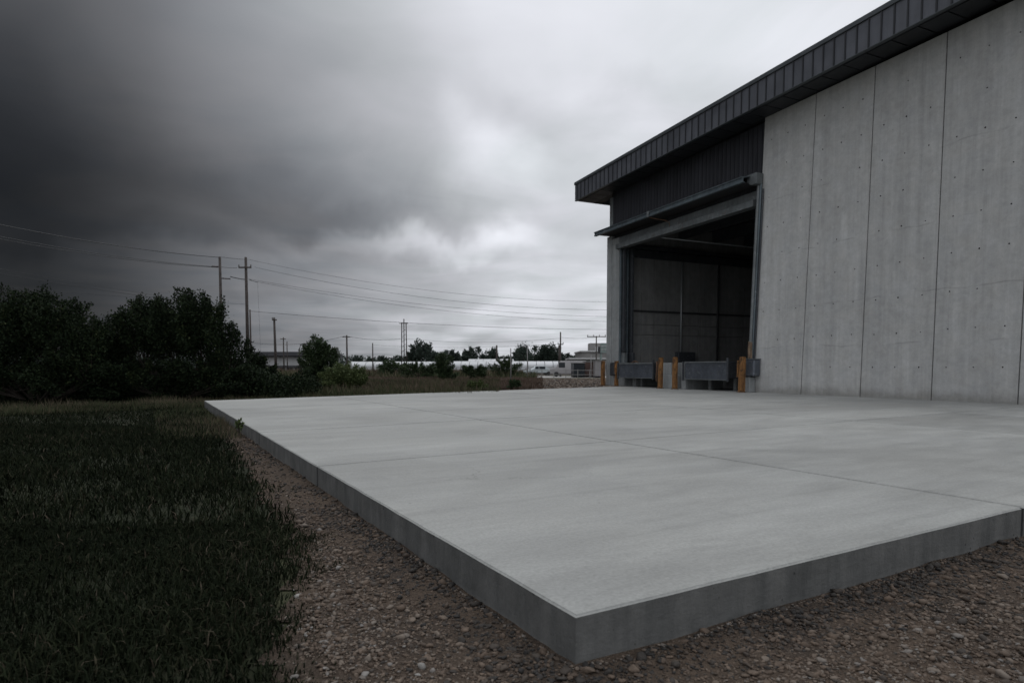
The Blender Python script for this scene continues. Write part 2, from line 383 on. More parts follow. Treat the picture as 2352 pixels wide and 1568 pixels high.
def np_obj(name, V, F, m, parent=None, tone=None, smooth=False):
    V = np.ascontiguousarray(V, dtype=np.float32); F = np.ascontiguousarray(F, dtype=np.int32); k = F.shape[1]
    me = bpy.data.meshes.new(name); me.vertices.add(len(V)); me.vertices.foreach_set('co', V.ravel())
    me.loops.add(F.size); me.loops.foreach_set('vertex_index', F.ravel())
    me.polygons.add(len(F)); me.polygons.foreach_set('loop_start', np.arange(0, F.size, k, dtype=np.int32))
    me.polygons.foreach_set('loop_total', np.full(len(F), k, dtype=np.int32))
    me.update(calc_edges=True)
    if tone is not None:
        a = me.attributes.new('tone', 'FLOAT', 'POINT'); a.data.foreach_set('value', np.ascontiguousarray(tone, dtype=np.float32))
    me.materials.append(m)
    if smooth: me.shade_smooth()
    return link(bpy.data.objects.new(name, me), parent)
def nz(x, y, s=1.0, seed=0.0):
    """cheap smooth 2-D noise, about -1..1"""
    x = np.asarray(x)*s+seed*13.7; y = np.asarray(y)*s-seed*7.1
    return (np.sin(x*1.7+1.3*np.sin(y*1.1+seed))+np.sin(y*2.1+1.7*np.sin(x*.9+2))+.6*np.sin(x*4.3+y*3.1+np.sin(y*2.3))+.5*np.sin(y*5.9-x*4.7))/2.6

GZ = -.203                                # level of the ground round the slab
def at(x, Y, y=None):
    """a point of the place, Y metres in front of the camera, from its bearing and elevation"""
    X = (x-1176)/1400*Y
    # pitch correction keeps the point on the right bearing for its height
    e = (845-(y if y is not None else 845))/1400.
    X *= (1-(e*math.tan(R(3))*-1)) if y is not None else 1
    return Vector((X, Y, .9+e*Y))

# ------------------------------------------------------------------ ground
bm = bmesh.new(); s = 4000
bm.faces.new([bm.verts.new(v) for v in ((-s, -s/4, GZ-.012), (s, -s/4, GZ-.012), (s, s, GZ-.012), (-s, s, GZ-.012))])
tag(bobj('ground', bm, M['ground']), kind='structure')

E0 = np.array([.226, 2.155]); DL = np.array([-.5123, .8588]); DF = np.array([.872, .4895])    # near corner, left edge, front edge
NL = np.array([-.8588, -.5123]); NF = np.array([.4895, -.872])
def sw(x, y):
    px = x-E0[0]; py = y-E0[1]
    return px*DL[0]+py*DL[1], px*NL[0]+py*NL[1], px*DF[0]+py*DF[1], px*NF[0]+py*NF[1]
WS = np.array([-3, -1.2, .3, .7, 1.05, 1.7, 2.5, 4, 6, 9, 13, 30.]); WW = np.array([1.9, 1.15, .8, .78, .7, .52, .42, .33, .24, .14, .05, -.3])
def gravel_edge(x, y):
    """>0 inside the gravel, distance-like"""
    s_, w, f, g = sw(x, y)
    lim = np.interp(s_, WS, WW)+nz(x, y, 3.0)*.05+nz(x, y, 9, 2)*.02
    left = lim-w
    return left                            # everything to the right of the grass line, outside the slab
def on_slab(x, y, m=0):
    s_, w, f, g = sw(x, y)
    return (w < m) & (g < m)
# gravel bed sheet
nx, ny = 190, 110
gx = np.linspace(-7.5, 11.5, nx); gy = np.linspace(-1.5, 12.5, ny); XX, YY = np.meshgrid(gx, gy)
def bed_z(x, y):
    s_, w, f, g = sw(x, y)
    d = np.minimum(np.maximum(w, g), 2)
    berm = (.010+.010*nz(x, y, 4, 7))*np.exp(-np.maximum(d, 0)/.12)      # gravel heaped against the slab
    dip = -.022*np.exp(-((d-.30)/.16)**2)*(g > w)
    ge = gravel_edge(x, y)
    return np.maximum(GZ+.006+berm+dip+nz(x, y, 1.6)*.010+nz(x, y, 6, 3)*.004-np.clip(-ge*.4, 0, .03), GZ-.0035+.001*nz(x, y, 3))
V = np.stack([XX.ravel(), YY.ravel(), bed_z(XX, YY).ravel()], 1)
idx = np.arange(nx*ny).reshape(ny, nx)
F = np.stack([idx[:-1, :-1].ravel(), idx[:-1, 1:].ravel(), idx[1:, 1:].ravel(), idx[1:, :-1].ravel()], 1)
cx = V[F].mean(1); keep = (gravel_edge(cx[:, 0], cx[:, 1]) > -.12) & ~on_slab(cx[:, 0], cx[:, 1], -.25)
tag(np_obj('gravel_bed', V, F[keep], M['bed'], smooth=True), kind='structure')
bm = bmesh.new()
P = [E0+DL*s_+NL*w for s_, w in ((-3.3, 1.85), (.5, .95), (3, .5), (9, .15), (17.3, -.2), (24, -.5), (24, 26), (-6, 26))]
bm.faces.new([bm.verts.new((p[0], p[1], GZ-.008)) for p in P]); bmesh.ops.recalc_face_normals(bm, faces=bm.faces)
o = tag(bobj('lawn_ground', bm, M['lawn']), kind='structure')

# ------------------------------------------------------------------ concrete slab, poured in bays
slab = thing('concrete_slab', (0, 0, 0), kind='structure')
def line(p, q): p = np.array(p); q = np.array(q); return p, q-p
def isect(a, b):
    (p, d), (q, e) = a, b; A = np.array([d, -e]).T; t = np.linalg.solve(A, q-p); return p+d*t[0]
LNG = [line((.226, 2.155), (-8.51, 16.80)), line((3.31, 3.9), (-5.63, 19.39)), line((6.93, 8.21), (-1.14, 24.25)), line((10.6, 8.6), (2.55, 27.0)), line((16.5, 8), (8.6, 31.)), line((22.5, 11), (14., 33.))]
TRV = [line((.226, 2.155), (3.31, 3.887)), line((-1.79, 5.57), (5.84, 10.39)), line((-3.56, 8.49), (2.14, 12.59)), line((-4.75, 10.5), (1.62, 15.3)), line((-6.4, 13.26), (1.0, 19.4)), line((-8.51, 16.80), (4.49, 29.34)), line((-8.51+3, 16.80+10), (4.49+3, 39.))]
def inset(poly, g):
    n = len(poly); out = []
    ctr = np.mean(poly, 0)
    for i in range(n):
        ln = []
        for a, c in ((poly[i-1], poly[i]), (poly[i], poly[(i+1) % n])):
            d = (c-a)/np.linalg.norm(c-a); nn = np.array([-d[1], d[0]])
            if np.dot(ctr-a, nn) < 0: nn = -nn
            ln.append((a+nn*g, d))
        out.append(isect(*ln))
    return out
for i in range(len(LNG)-1):
    for j in range(5):
        q = [isect(LNG[i], TRV[j]), isect(LNG[i+1], TRV[j]), isect(LNG[i+1], TRV[j+1]), isect(LNG[i], TRV[j+1])]
        q = inset(q, .017)
        if np.cross(q[1]-q[0], q[2]-q[1]) < 0: q = [q[0], q[3], q[2], q[1]]
        if i == 0: # keep the outer edge on the true line
            pass
        bm = bmesh.new()
        # subdivide the outline so that the arrises can wander a little
        pts = []
        for a in range(4):
            A, B = q[a], q[(a+1) % 4]; L = np.linalg.norm(B-A); k = max(1, int(L/.22))
            nn = np.array([-(B-A)[1], (B-A)[0]])/L
            for t_ in range(k):
                pp = A+(B-A)*t_/k
                jt = 0 if t_ == 0 else (.0035 if (i == 0 and a == 3) or (j == 0 and a == 0) else .002)*random.uniform(-1, 1)
                pts.append(pp+nn*jt)
        z1 = random.uniform(-.0015, .0015) if (i or j) else 0
        top = prism(bm, [tuple(p_) for p_ in pts], GZ-.15, z1)
        bmesh.ops.bevel(bm, geom=list(top.edges), offset=.009, segments=2, profile=.19, affect='EDGES')
        o = bobj('slab_bay', bm, M['slab'], slab); v_ = .86 if (i, j) == (2, 0) else random.uniform(.965, 1.02); o.color = (v_, v_, v_, 1)
# filler in the joints, a little below the top and inside the outer faces
def strip(name, a, b_, w, z0, z1, m, parent, trim=.02):
    a = np.array(a); b_ = np.array(b_); d = (b_-a)/np.linalg.norm(b_-a); n_ = np.array([-d[1], d[0]])*w; a = a+d*trim; b_ = b_-d*trim
    bm = bmesh.new(); prism(bm, [tuple(a-n_), tuple(b_-n_), tuple(b_+n_), tuple(a+n_)], z0, z1); return bobj(name, bm, m, parent)
for i in range(1, 5):
    strip('joint_filler', isect(LNG[i], TRV[0]), isect(LNG[i], TRV[5]), .0168, -.3, -.009-.001*(i % 2), M['filler'], slab)
for j in range(1, 5):
    strip('joint_filler', isect(LNG[0], TRV[j]), isect(LNG[5], TRV[j]), .0168, -.29, -.012-.001*(j % 2), M['filler'], slab)

# ------------------------------------------------------------------ warehouse
C0 = Vector((9.0, 22.92, 0)); U = Vector((.41314, -.91067, 0)); INW = Vector((.91067, .41314, 0)); RZ = math.atan2(U.y, U.x)
def wp(u, n, z=0): return C0+U*u-INW*n+Vector((0, 0, z))      # n = metres out from the wall face
wh = thing('warehouse', C0, RZ, label='grey concrete warehouse with dark ribbed metal eaves and an open loading bay', cat='warehouse')
JB = [0, 2.2, 4.38, 6.51, 8.58, 10.75, 12.9]; JT = [.37, 2.53, 4.57, 6.6, 8.68, 10.8, 12.9]
WH = 9.93
def wall_panel(k):
    ub0, ub1, ut0, ut1 = JB[k], JB[k+1], JT[k], JT[k+1]; g = .013; T = .22
    def P(s_, z, y): # s_ 0..1 across
        f = z/WH; a = ub0+(ut0-ub0)*f+g; b_ = ub1+(ut1-ub1)*f-g; return (a+(b_-a)*s_, y, z)
    wid = ub1-ub0; r = .026
    hs = [.17, .50, .83]; rows = [.92+1.02*i for i in range(9)]
    bm = bmesh.new(); y0 = 0.0
    dz_ = {i: random.uniform(-.03, .03) for i in range(9)}
    xs = [0]; 
    for h in hs: xs += [h-r/wid, h+r/wid]
    xs += [1]
    zs = [0]
    for i, z in enumerate(rows): zs += [z+dz_[i]-r, z+dz_[i]+r]
    zs += [WH]
    grid = [[bm.verts.new(P(x, z, y0)) for x in xs] for z in zs]
    holes = []
    for i in range(len(zs)-1):
        for j in range(len(xs)-1):
            c = (grid[i][j], grid[i][j+1], grid[i+1][j+1], grid[i+1][j])
            if i % 2 == 1 and j % 2 == 1: holes.append(c)
            else: bm.faces.new(c)
    dark = []
    for c in holes:
        ctr = sum((v.co for v in c), Vector())/4; patched = random.random() < .14; rr = r*random.uniform(.6, .92)
        ring = []; N = 8
        for q in range(N):
            a = 2*math.pi*(q+.5)/N-math.pi*.75-math.pi/8*1
            a = -math.pi*3/4+2*math.pi*q/N
            ring.append(bm.verts.new(ctr+Vector((math.cos(a)*rr, 0, math.sin(a)*rr))))
        for q in range(4):
            bm.faces.new((c[q], c[(q+1) % 4], ring[(2*q+2) % N], ring[2*q+1], ring[2*q]))
        dep = .006 if patched else .035
        bot = [bm.verts.new(v.co+Vector((0, dep, 0))) for v in ring]
        for q in range(N): dark.append(bm.faces.new((ring[q], ring[(q+1) % N], bot[(q+1) % N], bot[q])))
        fb = bm.faces.new(bot)
        if not patched: dark.append(fb)
        else: dark = dark[:-N]
    for f in dark: f.material_index = 1
    # returns and back
    n_ = len(zs); back = []
    L = [grid[i][0] for i in range(n_)]; Rr = [grid[i][-1] for i in range(n_)]
    Lb = [bm.verts.new(v.co+Vector((0, T, 0))) for v in (L[0], L[-1])]; Rb = [bm.verts.new(v.co+Vector((0, T, 0))) for v in (Rr[0], Rr[-1])]
    bm.faces.new([Lb[0]]+L+[Lb[1]]); bm.faces.new([Rb[1]]+Rr[::-1]+[Rb[0]])
    bm.faces.new(grid[0][::-1]+[Lb[0], Rb[0]]); bm.faces.new(grid[-1]+[Rb[1], Lb[1]]); bm.faces.new((Lb[0], Lb[1], Rb[1], Rb[0]))
    bmesh.ops.recalc_face_normals(bm, faces=bm.faces)
    # chamfer the two long vertical arrises
    es = [e for e in bm.edges if all(v in set(L) for v in e.verts) or all(v in set(Rr) for v in e.verts)]
    bmesh.ops.bevel(bm, geom=es, offset=.012, segments=1, profile=.5, affect='EDGES')
    o = bobj('wall_panel', bm, M['wall'], wh); o.data.materials.append(M['hole']); return o
for k in range(6): wall_panel(k)
for k in range(1, 6):  # sealant in the joints, recessed
    bm = bmesh.new(); w_ = .024
    extr = [(JB[k]-w_, JT[k]-w_), (JB[k]+w_, JT[k]+w_)]
    vs = [bm.verts.new(v) for v in ((JB[k]-w_, .03, 0), (JB[k]+w_, .03, 0), (JT[k]+w_, .03, WH), (JT[k]-w_, .03, WH))]
    f = bm.faces.new(vs); r_ = bmesh.ops.extrude_face_region(bm, geom=[f]); bmesh.ops.translate(bm, verts=[v for v in r_['geom'] if isinstance(v, bmesh.types.BMVert)], vec=(0, .16, 0))
    bmesh.ops.recalc_face_normals(bm, faces=bm.faces); bobj('joint_sealant', bm, M['joint'], wh)
UL = -9.84                                   # far corner of the building
LN = -9.0; OPL = -8.80                        # opening's far jamb
# far column: corner post and pilaster
BX('corner_column', UL, -9.42, -.03, .55, 0, 7.62, M['pier'], wh, .02)
BX('jamb_column', -9.415, OPL, .01, .42, 0, 7.45, M['pier'], wh, .012)
BX('corner_trim', UL, -9.58, .12, .5, 7.62, 9.62, M['galv'], wh, .01)
# header siding
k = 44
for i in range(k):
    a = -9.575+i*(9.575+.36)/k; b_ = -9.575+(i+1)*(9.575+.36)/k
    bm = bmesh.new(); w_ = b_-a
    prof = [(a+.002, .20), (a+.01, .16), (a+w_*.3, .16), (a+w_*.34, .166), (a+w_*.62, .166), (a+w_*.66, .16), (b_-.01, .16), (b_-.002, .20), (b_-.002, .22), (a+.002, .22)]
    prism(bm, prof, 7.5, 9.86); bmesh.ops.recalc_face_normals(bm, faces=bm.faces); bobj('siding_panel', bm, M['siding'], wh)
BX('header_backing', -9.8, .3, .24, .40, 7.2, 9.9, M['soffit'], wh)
# roof
RB0, RB1 = -11.44, 14.0
def fb(u): return 9.74+(u+11.44)*.0153        # underside of the eave along the wall
def roofbox(name, u0, u1, y0, y1, h0, h1, m, bev=0):
    """box following the slope of the eave"""
    bm = bmesh.new(); vs = [bm.verts.new((u, y, fb(u)+h)) for u in (u0, u1) for y in (y0, y1) for h in (h0, h1)]
    fs = [bm.faces.new([vs[i] for i in f]) for f in ((0, 1, 3, 2), (4, 6, 7, 5), (0, 4, 5, 1), (2, 3, 7, 6), (0, 2, 6, 4), (1, 5, 7, 3))]
    if bev: bmesh.ops.bevel(bm, geom=bm.edges[:], offset=bev, segments=1, profile=.5, affect='EDGES')
    return bobj(name, bm, m, wh)
step = .37; u = RB0; n_f = int((RB1-RB0)/step)
for i in range(n_f):
    a = RB0+i*step+(.12-.0 if i == 0 else .12); a = RB0+(0 if i == 0 else .22+(i-1)*step); b_ = RB0+.22+i*step
    f = random.uniform(-.002, .002)
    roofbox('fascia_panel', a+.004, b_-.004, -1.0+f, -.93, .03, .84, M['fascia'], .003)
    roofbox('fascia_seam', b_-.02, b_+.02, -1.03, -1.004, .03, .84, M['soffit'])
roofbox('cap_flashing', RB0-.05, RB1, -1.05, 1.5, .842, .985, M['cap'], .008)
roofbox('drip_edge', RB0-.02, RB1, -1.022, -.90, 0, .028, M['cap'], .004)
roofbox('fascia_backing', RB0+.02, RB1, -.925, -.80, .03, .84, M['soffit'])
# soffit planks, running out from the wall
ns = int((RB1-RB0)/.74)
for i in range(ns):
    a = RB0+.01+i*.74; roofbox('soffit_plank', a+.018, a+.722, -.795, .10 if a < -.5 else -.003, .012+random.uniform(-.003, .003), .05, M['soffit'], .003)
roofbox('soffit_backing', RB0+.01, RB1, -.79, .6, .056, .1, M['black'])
# roof deck and the other walls of the building
roofbox('roof_deck', RB0, RB1, .105, 16.5, .35, .80, M['darkroof'])
roofbox('end_fascia', RB0-.045, RB0-.003, -.99, 16.5, .03, .838, M['fascia'])
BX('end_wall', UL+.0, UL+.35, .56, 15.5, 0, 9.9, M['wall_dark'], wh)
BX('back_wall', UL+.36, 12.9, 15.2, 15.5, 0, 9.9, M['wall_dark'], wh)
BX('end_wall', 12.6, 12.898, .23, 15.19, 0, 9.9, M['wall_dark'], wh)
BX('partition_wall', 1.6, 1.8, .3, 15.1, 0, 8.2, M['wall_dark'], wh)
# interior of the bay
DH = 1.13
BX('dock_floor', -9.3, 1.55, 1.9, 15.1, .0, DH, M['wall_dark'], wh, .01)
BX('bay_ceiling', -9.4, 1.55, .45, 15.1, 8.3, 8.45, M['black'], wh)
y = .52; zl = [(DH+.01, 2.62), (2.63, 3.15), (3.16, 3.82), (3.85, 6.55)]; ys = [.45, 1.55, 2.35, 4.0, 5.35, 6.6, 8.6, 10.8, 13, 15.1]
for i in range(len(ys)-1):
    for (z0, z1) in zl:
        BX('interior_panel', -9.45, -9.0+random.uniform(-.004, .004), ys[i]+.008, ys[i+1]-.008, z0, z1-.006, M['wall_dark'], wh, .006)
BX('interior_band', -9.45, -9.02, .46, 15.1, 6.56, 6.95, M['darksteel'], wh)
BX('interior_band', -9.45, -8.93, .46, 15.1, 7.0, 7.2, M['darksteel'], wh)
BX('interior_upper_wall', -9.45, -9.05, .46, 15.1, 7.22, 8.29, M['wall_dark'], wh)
BX('wall_rail', -8.995, -8.93, .6, 15, 3.80, 3.88, M['black'], wh)
def T(name, pts, r, m, parent, seg=8, r1=None, smooth=True): return bobj(name, tube(bmesh.new(), pts, r, r1, seg), m, parent, smooth)
T('conduit_pipe', [(-8.88, 4.05, DH), (-8.88, 4.05, 6.5)], .045, M['pipe'], wh)
T('conduit_pipe', [(-8.9, 6.6, DH), (-8.9, 6.6, 6.5)], .05, M['black'], wh)
T('ceiling_pipe', [(-6.2, .6, 6.98), (-6.2, 14.8, 6.98)], .035, M['pipe'], wh)
for i in range(6): BX('ceiling_beam', -9.0, 1.55, 1.6+i*2.3, 1.8+i*2.3, 7.7, 8.28, M['darksteel'], wh, .01)
BX('wall_cabinet', -8.99, -8.7, 3.75, 4.9, DH+.01, DH+.62, M['darksteel'], wh, .01)
# opening: lintel, canopy rail, tracks
bm = extrude_x(bmesh.new(), [(-.12, 6.86), (-.12, 7.09), (.02, 7.12), (.05, 7.44), (.23, 7.44), (.23, 6.86)], OPL-.12, .02)
bobj('lintel_beam', bm, M['galv'], wh)
bm = extrude_x(bmesh.new(), [(-.72, 7.64), (-.72, 7.69), (-.70, 7.71), (-.70, 7.80), (-.74, 7.82), (-.74, 7.85), (-.58, 7.87), (.155, 7.99), (.155, 7.96), (-.60, 7.83), (-.67, 7.79), (-.67, 7.68), (-.60, 7.66), (-.60, 7.64)], -9.98, .08)
rail = bobj('canopy_rail', bm, M['steel'], wh)
BX('canopy_soffit', -9.7, .05, -.59, .15, 7.645, 7.66, M['black'], wh)
BX('rail_splice', -5.55, -5.40, -.765, -.743, 7.62, 7.87, M['galv'], wh, .004)
T('stay_cable', [(-5.5, -.66, 7.62), (-5.2, -.45, 7.5), (-4.95, -.2, 7.42), (-4.82, -.075, 7.3), (-4.8, -.075, 7.02)], .018, M['rustm'], wh, 6)
BX('cable_plate', -5.15, -4.55, -.085, -.062, 6.95, 7.08, M['galv'], wh, .01)
bm = bmesh.new()  # cast bracket at the near end of the rail
vs = [(-.15, 8.12), (.62, 8.12), (.60, 7.36), (.2, 7.36), (-.14, 7.62)]
A = [bm.verts.new((x, -.78 + (.0), z)) for x, z in vs]; B = [bm.verts.new((x, -.03, z)) for x, z in vs]
bm.faces.new(A); bm.faces.new(B[::-1])
for i in range(5): bm.faces.new((A[i], B[i], B[(i+1) % 5], A[(i+1) % 5]))
bmesh.ops.recalc_face_normals(bm, faces=bm.faces); bmesh.ops.bevel(bm, geom=bm.edges[:], offset=.02, segments=1, profile=.5, affect='EDGES')
BR = bobj('rail_bracket', bm, M['galv'], wh); BR.scale = (.62, .45, .52); BR.location = (.0, -.0, 3.74)
# near door track: channel leaning with the panel edge
for (dx, w_, yy, m_) in ((-.02, .06, -.10, 'galv'), (.07, .045, -.075, 'steel'), (.15, .03, -.05, 'darksteel')):
    bm = bmesh.new(); zt = 7.6 if dx < .1 else 7.4
    tube(bm, [(dx+.02, yy, 1.25), (dx+.27, yy, zt)], w_, w_, 6); bobj('door_track', bm, M[m_], wh)
# far door tracks, just inside the opening
BX('door_track', OPL+.003, OPL+.10, .05, .12, DH+.05, 7.15, M['steel'], wh, .004)
BX('door_guide', OPL+.003, OPL+.22, .16, .30, DH+.55, 7.3, M['darksteel'], wh, .006)
BX('door_guide', OPL+.003, OPL+.12, .425, .52, DH+.02, 7.3, M['steel'], wh, .006)
BX('door_guide', OPL+.003, OPL+.30, .60, .72, DH+.55, 7.3, M['darksteel'], wh, .006)
BX('guide_shoe', OPL+.003, OPL+.34, .14, .32, DH+.02, DH+.53, M['galv'], wh, .01)
BX('guide_shoe', OPL+.003, OPL+.42, .58, .74, DH+.02, DH+.53, M['darksteel'], wh, .01)
# rolled-up door inside the head of the opening
T('door_drum', [(OPL+.3, .85, 7.75), (1.5, .85, 7.75)], .22, M['soffit'], wh, 14)
# dock piers
def pier(name, u0, u1, y0, y1, z0, z1, m, bev=.015): return BX(name, u0, u1, y0, y1, z0, z1, M[m], wh, bev)
pier('dock_pier', -4.98, -4.25, -.28, 1.88, 0, .60, 'pier')
pier('dock_pier', -4.94, -4.35, -.25, 1.88, .605, 1.13, 'pier')
pier('dock_pier', -3.72, -3.45, -.20, 1.88, 0, 1.16, 'pier')
pier('dock_pier', -8.79, -8.25, .02, 1.88, 0, .5, 'pier')
pier('dock_pier', -7.9, -7.62, .25, 1.88, 0, .45, 'pier')
pier('dock_pier', -.20, .20, -.30, -.005, 0, .56, 'pier')
# ---- things on and at the dock
def bumper_timber(pos, w, d, h, m, label, group='orange timber bumper posts', broken=False, tilt=(0, 0), name='timber_post'):
    t = thing(name, pos, RZ, label=label, cat='post', group=group)
    bm = bmesh.new(); N = 12; rings = []
    rr = random.Random(int(pos[0]*100)); K = 7
    for kz in range(K):
        z = h*kz/(K-1); ring = []
        for a in range(N):
            th = 2*math.pi*(a+.5)/N; cx_, cy_ = math.cos(th), math.sin(th)
            e = 3.5; q = (abs(cx_)**e+abs(cy_)**e)**(-1/e)
            j = 1+rr.uniform(-.05, .05)
            zz = z + (rr.uniform(-.02, .02) if kz == K-1 else 0)
            if broken and .25 < z/h < .6: j *= .72
            if kz == K-1: j *= .93
            ring.append(bm.verts.new((cx_*q*w/2*j+tilt[0]*z, cy_*q*d/2*j+tilt[1]*z, zz)))
        rings.append(ring)
    for A_, B_ in zip(rings, rings[1:]):
        for a in range(N): bm.faces.new((A_[a], A_[(a+1) % N], B_[(a+1) % N], B_[a]))
    bm.faces.new(rings[0][::-1]); bm.faces.new(rings[-1])
    bobj('timber', bm, M[m], t)
    bm = bmesh.new()
    for zf in (.2, .82): 
        tube(bm, [(0, -d/2-.012, h*zf), (0, -d/2+.03, h*zf)], .02, .02, 6)
    bobj('bolt', bm, M['rustm'], t)
    if m == 'orange':
        bm = box(bmesh.new(), -w/2-.015, w/2+.015, -d/2-.012, d/2+.015, 0, .025); bobj('base_plate', bm, M['rustm'], t)
    return t
bumper_timber(wp(-9.62, .36), .2, .19, 1.27, 'orange', 'orange timber post outside the far corner column, farthest left of the row')
bumper_timber(wp(-8.42, .34), .17, .2, 1.24, 'orange', 'thin splintered orange timber post at the left end of the far leveler', broken=True)
bumper_timber(wp(-4.61, .62), .2, .19, 1.36, 'orange', 'orange timber post standing left of the double concrete pier between the levelers', tilt=(.02, 0))
bumper_timber(wp(-3.63, .62), .21, .19, 1.36, 'orange', 'orange timber post standing right of the double concrete pier, at the near leveler')
bumper_timber(wp(.13, .62), .21, .21, 1.30, 'orange', 'thickest orange timber post, nearest the smooth concrete wall', tilt=(.03, 0))
bumper_timber(wp(.10, .20, 1.262), .13, .13, .60, 'oldwood', 'short grey-brown weathered post on top of the steel bumper box by the door track', group=None, name='wooden_stub')
bumper_timber(wp(-.42, .25, .55), .07, .1, .62, 'orange', 'narrow orange timber strip fixed beside the right end of the near leveler', group=None, name='timber_strip')
def bumper_box(pos, w, d, h, label, m):
    t = thing('dock_bumper', pos, RZ, label=label, cat='bumper')
    BX('bumper_casing', -w/2, w/2, -d/2, d/2, 0, h, M[m], t, .04)
    bm = bmesh.new()
    for sx in (-.3, .3): 
        for z in (.15, .85): tube(bm, [(sx*w, -d/2-.02, z*h), (sx*w, -d/2+.01, z*h)], .018, .018, 6)
    bobj('bolt', bm, M['galv'], t)
    BX('bumper_cap', -w/2-.01, w/2+.01, -d/2-.01, d/2+.01, h+.002, h+.025, M['galv'], t, .005)
    return t
bumper_box(wp(.16, .19, .60), .58, .34, .62, 'dark steel bumper box mounted against the smooth wall at the right end of the dock', 'plate')
bumper_box(wp(-8.98, .14, .52), .5, .16, .64, 'flat dark bumper pad on the far jamb column, left of the far leveler', 'darksteel')
def leveler(u0, u1, z0, z1, lab):
    t = thing('dock_leveler', wp((u0+u1)/2, 0, 0), RZ, label=lab, cat='dock leveler', group='hinged steel dock levelers in the loading bay')
    w_ = (u1-u0)/2
    bm = box(bmesh.new(), -w_, w_, -.34, -.29, z0, z1-.03, .006); bobj('front_plate', bm, M['plate'], t)
    BX('deck_plate', -w_, w_, -.335, 1.89, z1-.028, z1, M['plate'], t, .004)
    BX('top_lip', -w_-.01, w_+.01, -.375, -.342, z1-.04, z1+.012, M['galv'], t, .004)
    BX('bottom_flange', -w_-.01, w_+.01, -.40, -.3, z0-.03, z0-.002, M['galv'], t, .004)
    for s_ in (-1, 1): 
        BX('side_plate', s_*(w_+.03)-.02, s_*(w_+.03)+.02, -.33, 1.8, z0+.05, z1-.05, M['darksteel'], t, .004)
        BX('edge_post', s_*(w_+.09)-.035, s_*(w_+.09)+.035, -.42, -.34, z0-.08, z1+(.14 if s_ > 0 else .02), M['darksteel'], t, .006)
    for s_ in (-.6, .6): BX('support_leg', s_*w_-.08, s_*w_+.08, .55, .7, .0, z0+.2, M['pier'], t, .01)
    return t
leveler(-8.12, -5.52, .45, 1.13, 'far dock leveler, narrower dented blue-grey steel plate beside the corner column')
leveler(-3.30, -.92, .45, 1.15, 'near dock leveler, wider blue-grey steel plate with an upright bar at its right end')
bm = bmesh.new(); tube(bm, [(0, 0, 0), (.02, -.02, -.4), (-.02, -.03, -.75), (.03, -.05, -.92)], .045, .02, 6)
o = bobj('rusty_bar', bm, M['rustm']); o.location = wp(-5.18, .36, 1.2); o.rotation_euler = (0, 0, RZ)
tag(o, 'rusty bent iron bar hanging at the right end of the far dock leveler', 'iron bar')
bm = bmesh.new(); tube(bm, [(-.3, 0, .02), (-.05, 0, .1), (.25, .02, .03)], .03, .025, 6); tube(bm, [(-.02, 0, 0), (.02, .1, .11)], .02, .02, 6)
o = bobj('rusty_scrap', bm, M['rustm']); o.location = wp(-7.2, .1, 1.13); o.rotation_euler = (0, 0, RZ)
tag(o, 'small rusty scrap of iron lying on top of the far dock leveler', 'scrap metal')
# plant parked in the dark of the bay
t = thing('forklift', wp(-4.6, -8.2, DH), RZ+2.6, label='dark forklift parked deep in the shade inside the loading bay', cat='forklift')
BX('body', -.9, .8, -.5, .5, .35, 1.0, M['black'], t, .08)
BX('counterweight', -1.15, -.92, -.5, .5, .35, 1.15, M['darksteel'], t, .08)
BX('overhead_guard', -.75, .55, -.45, .45, 2.05, 2.12, M['black'], t, .02)
for x in (-.7, .5):
    for y in (-.42, .42): T('guard_post', [(x, y, 1.0), (x, y, 2.06)], .03, M['black'], t, 6)
for y in (-.3, .3): BX('mast_rail', .9, 1.0, y-.05, y+.05, .1, 2.4, M['darksteel'], t, .01); BX('fork', 1.01, 2.0, y-.06, y+.06, .08, .13, M['darksteel'], t)
for x in (-.75, .6):
    for y in (-.5, .5): T('wheel', [(x, y-.09, .28), (x, y+.09, .28)], .28, M['tyre'], t, 14)
BX('seat', -.4, .0, -.25, .25, 1.01, 1.15, M['black'], t, .03); BX('backrest', -.48, -.38, -.25, .25, 1.16, 1.6, M['black'], t, .03)

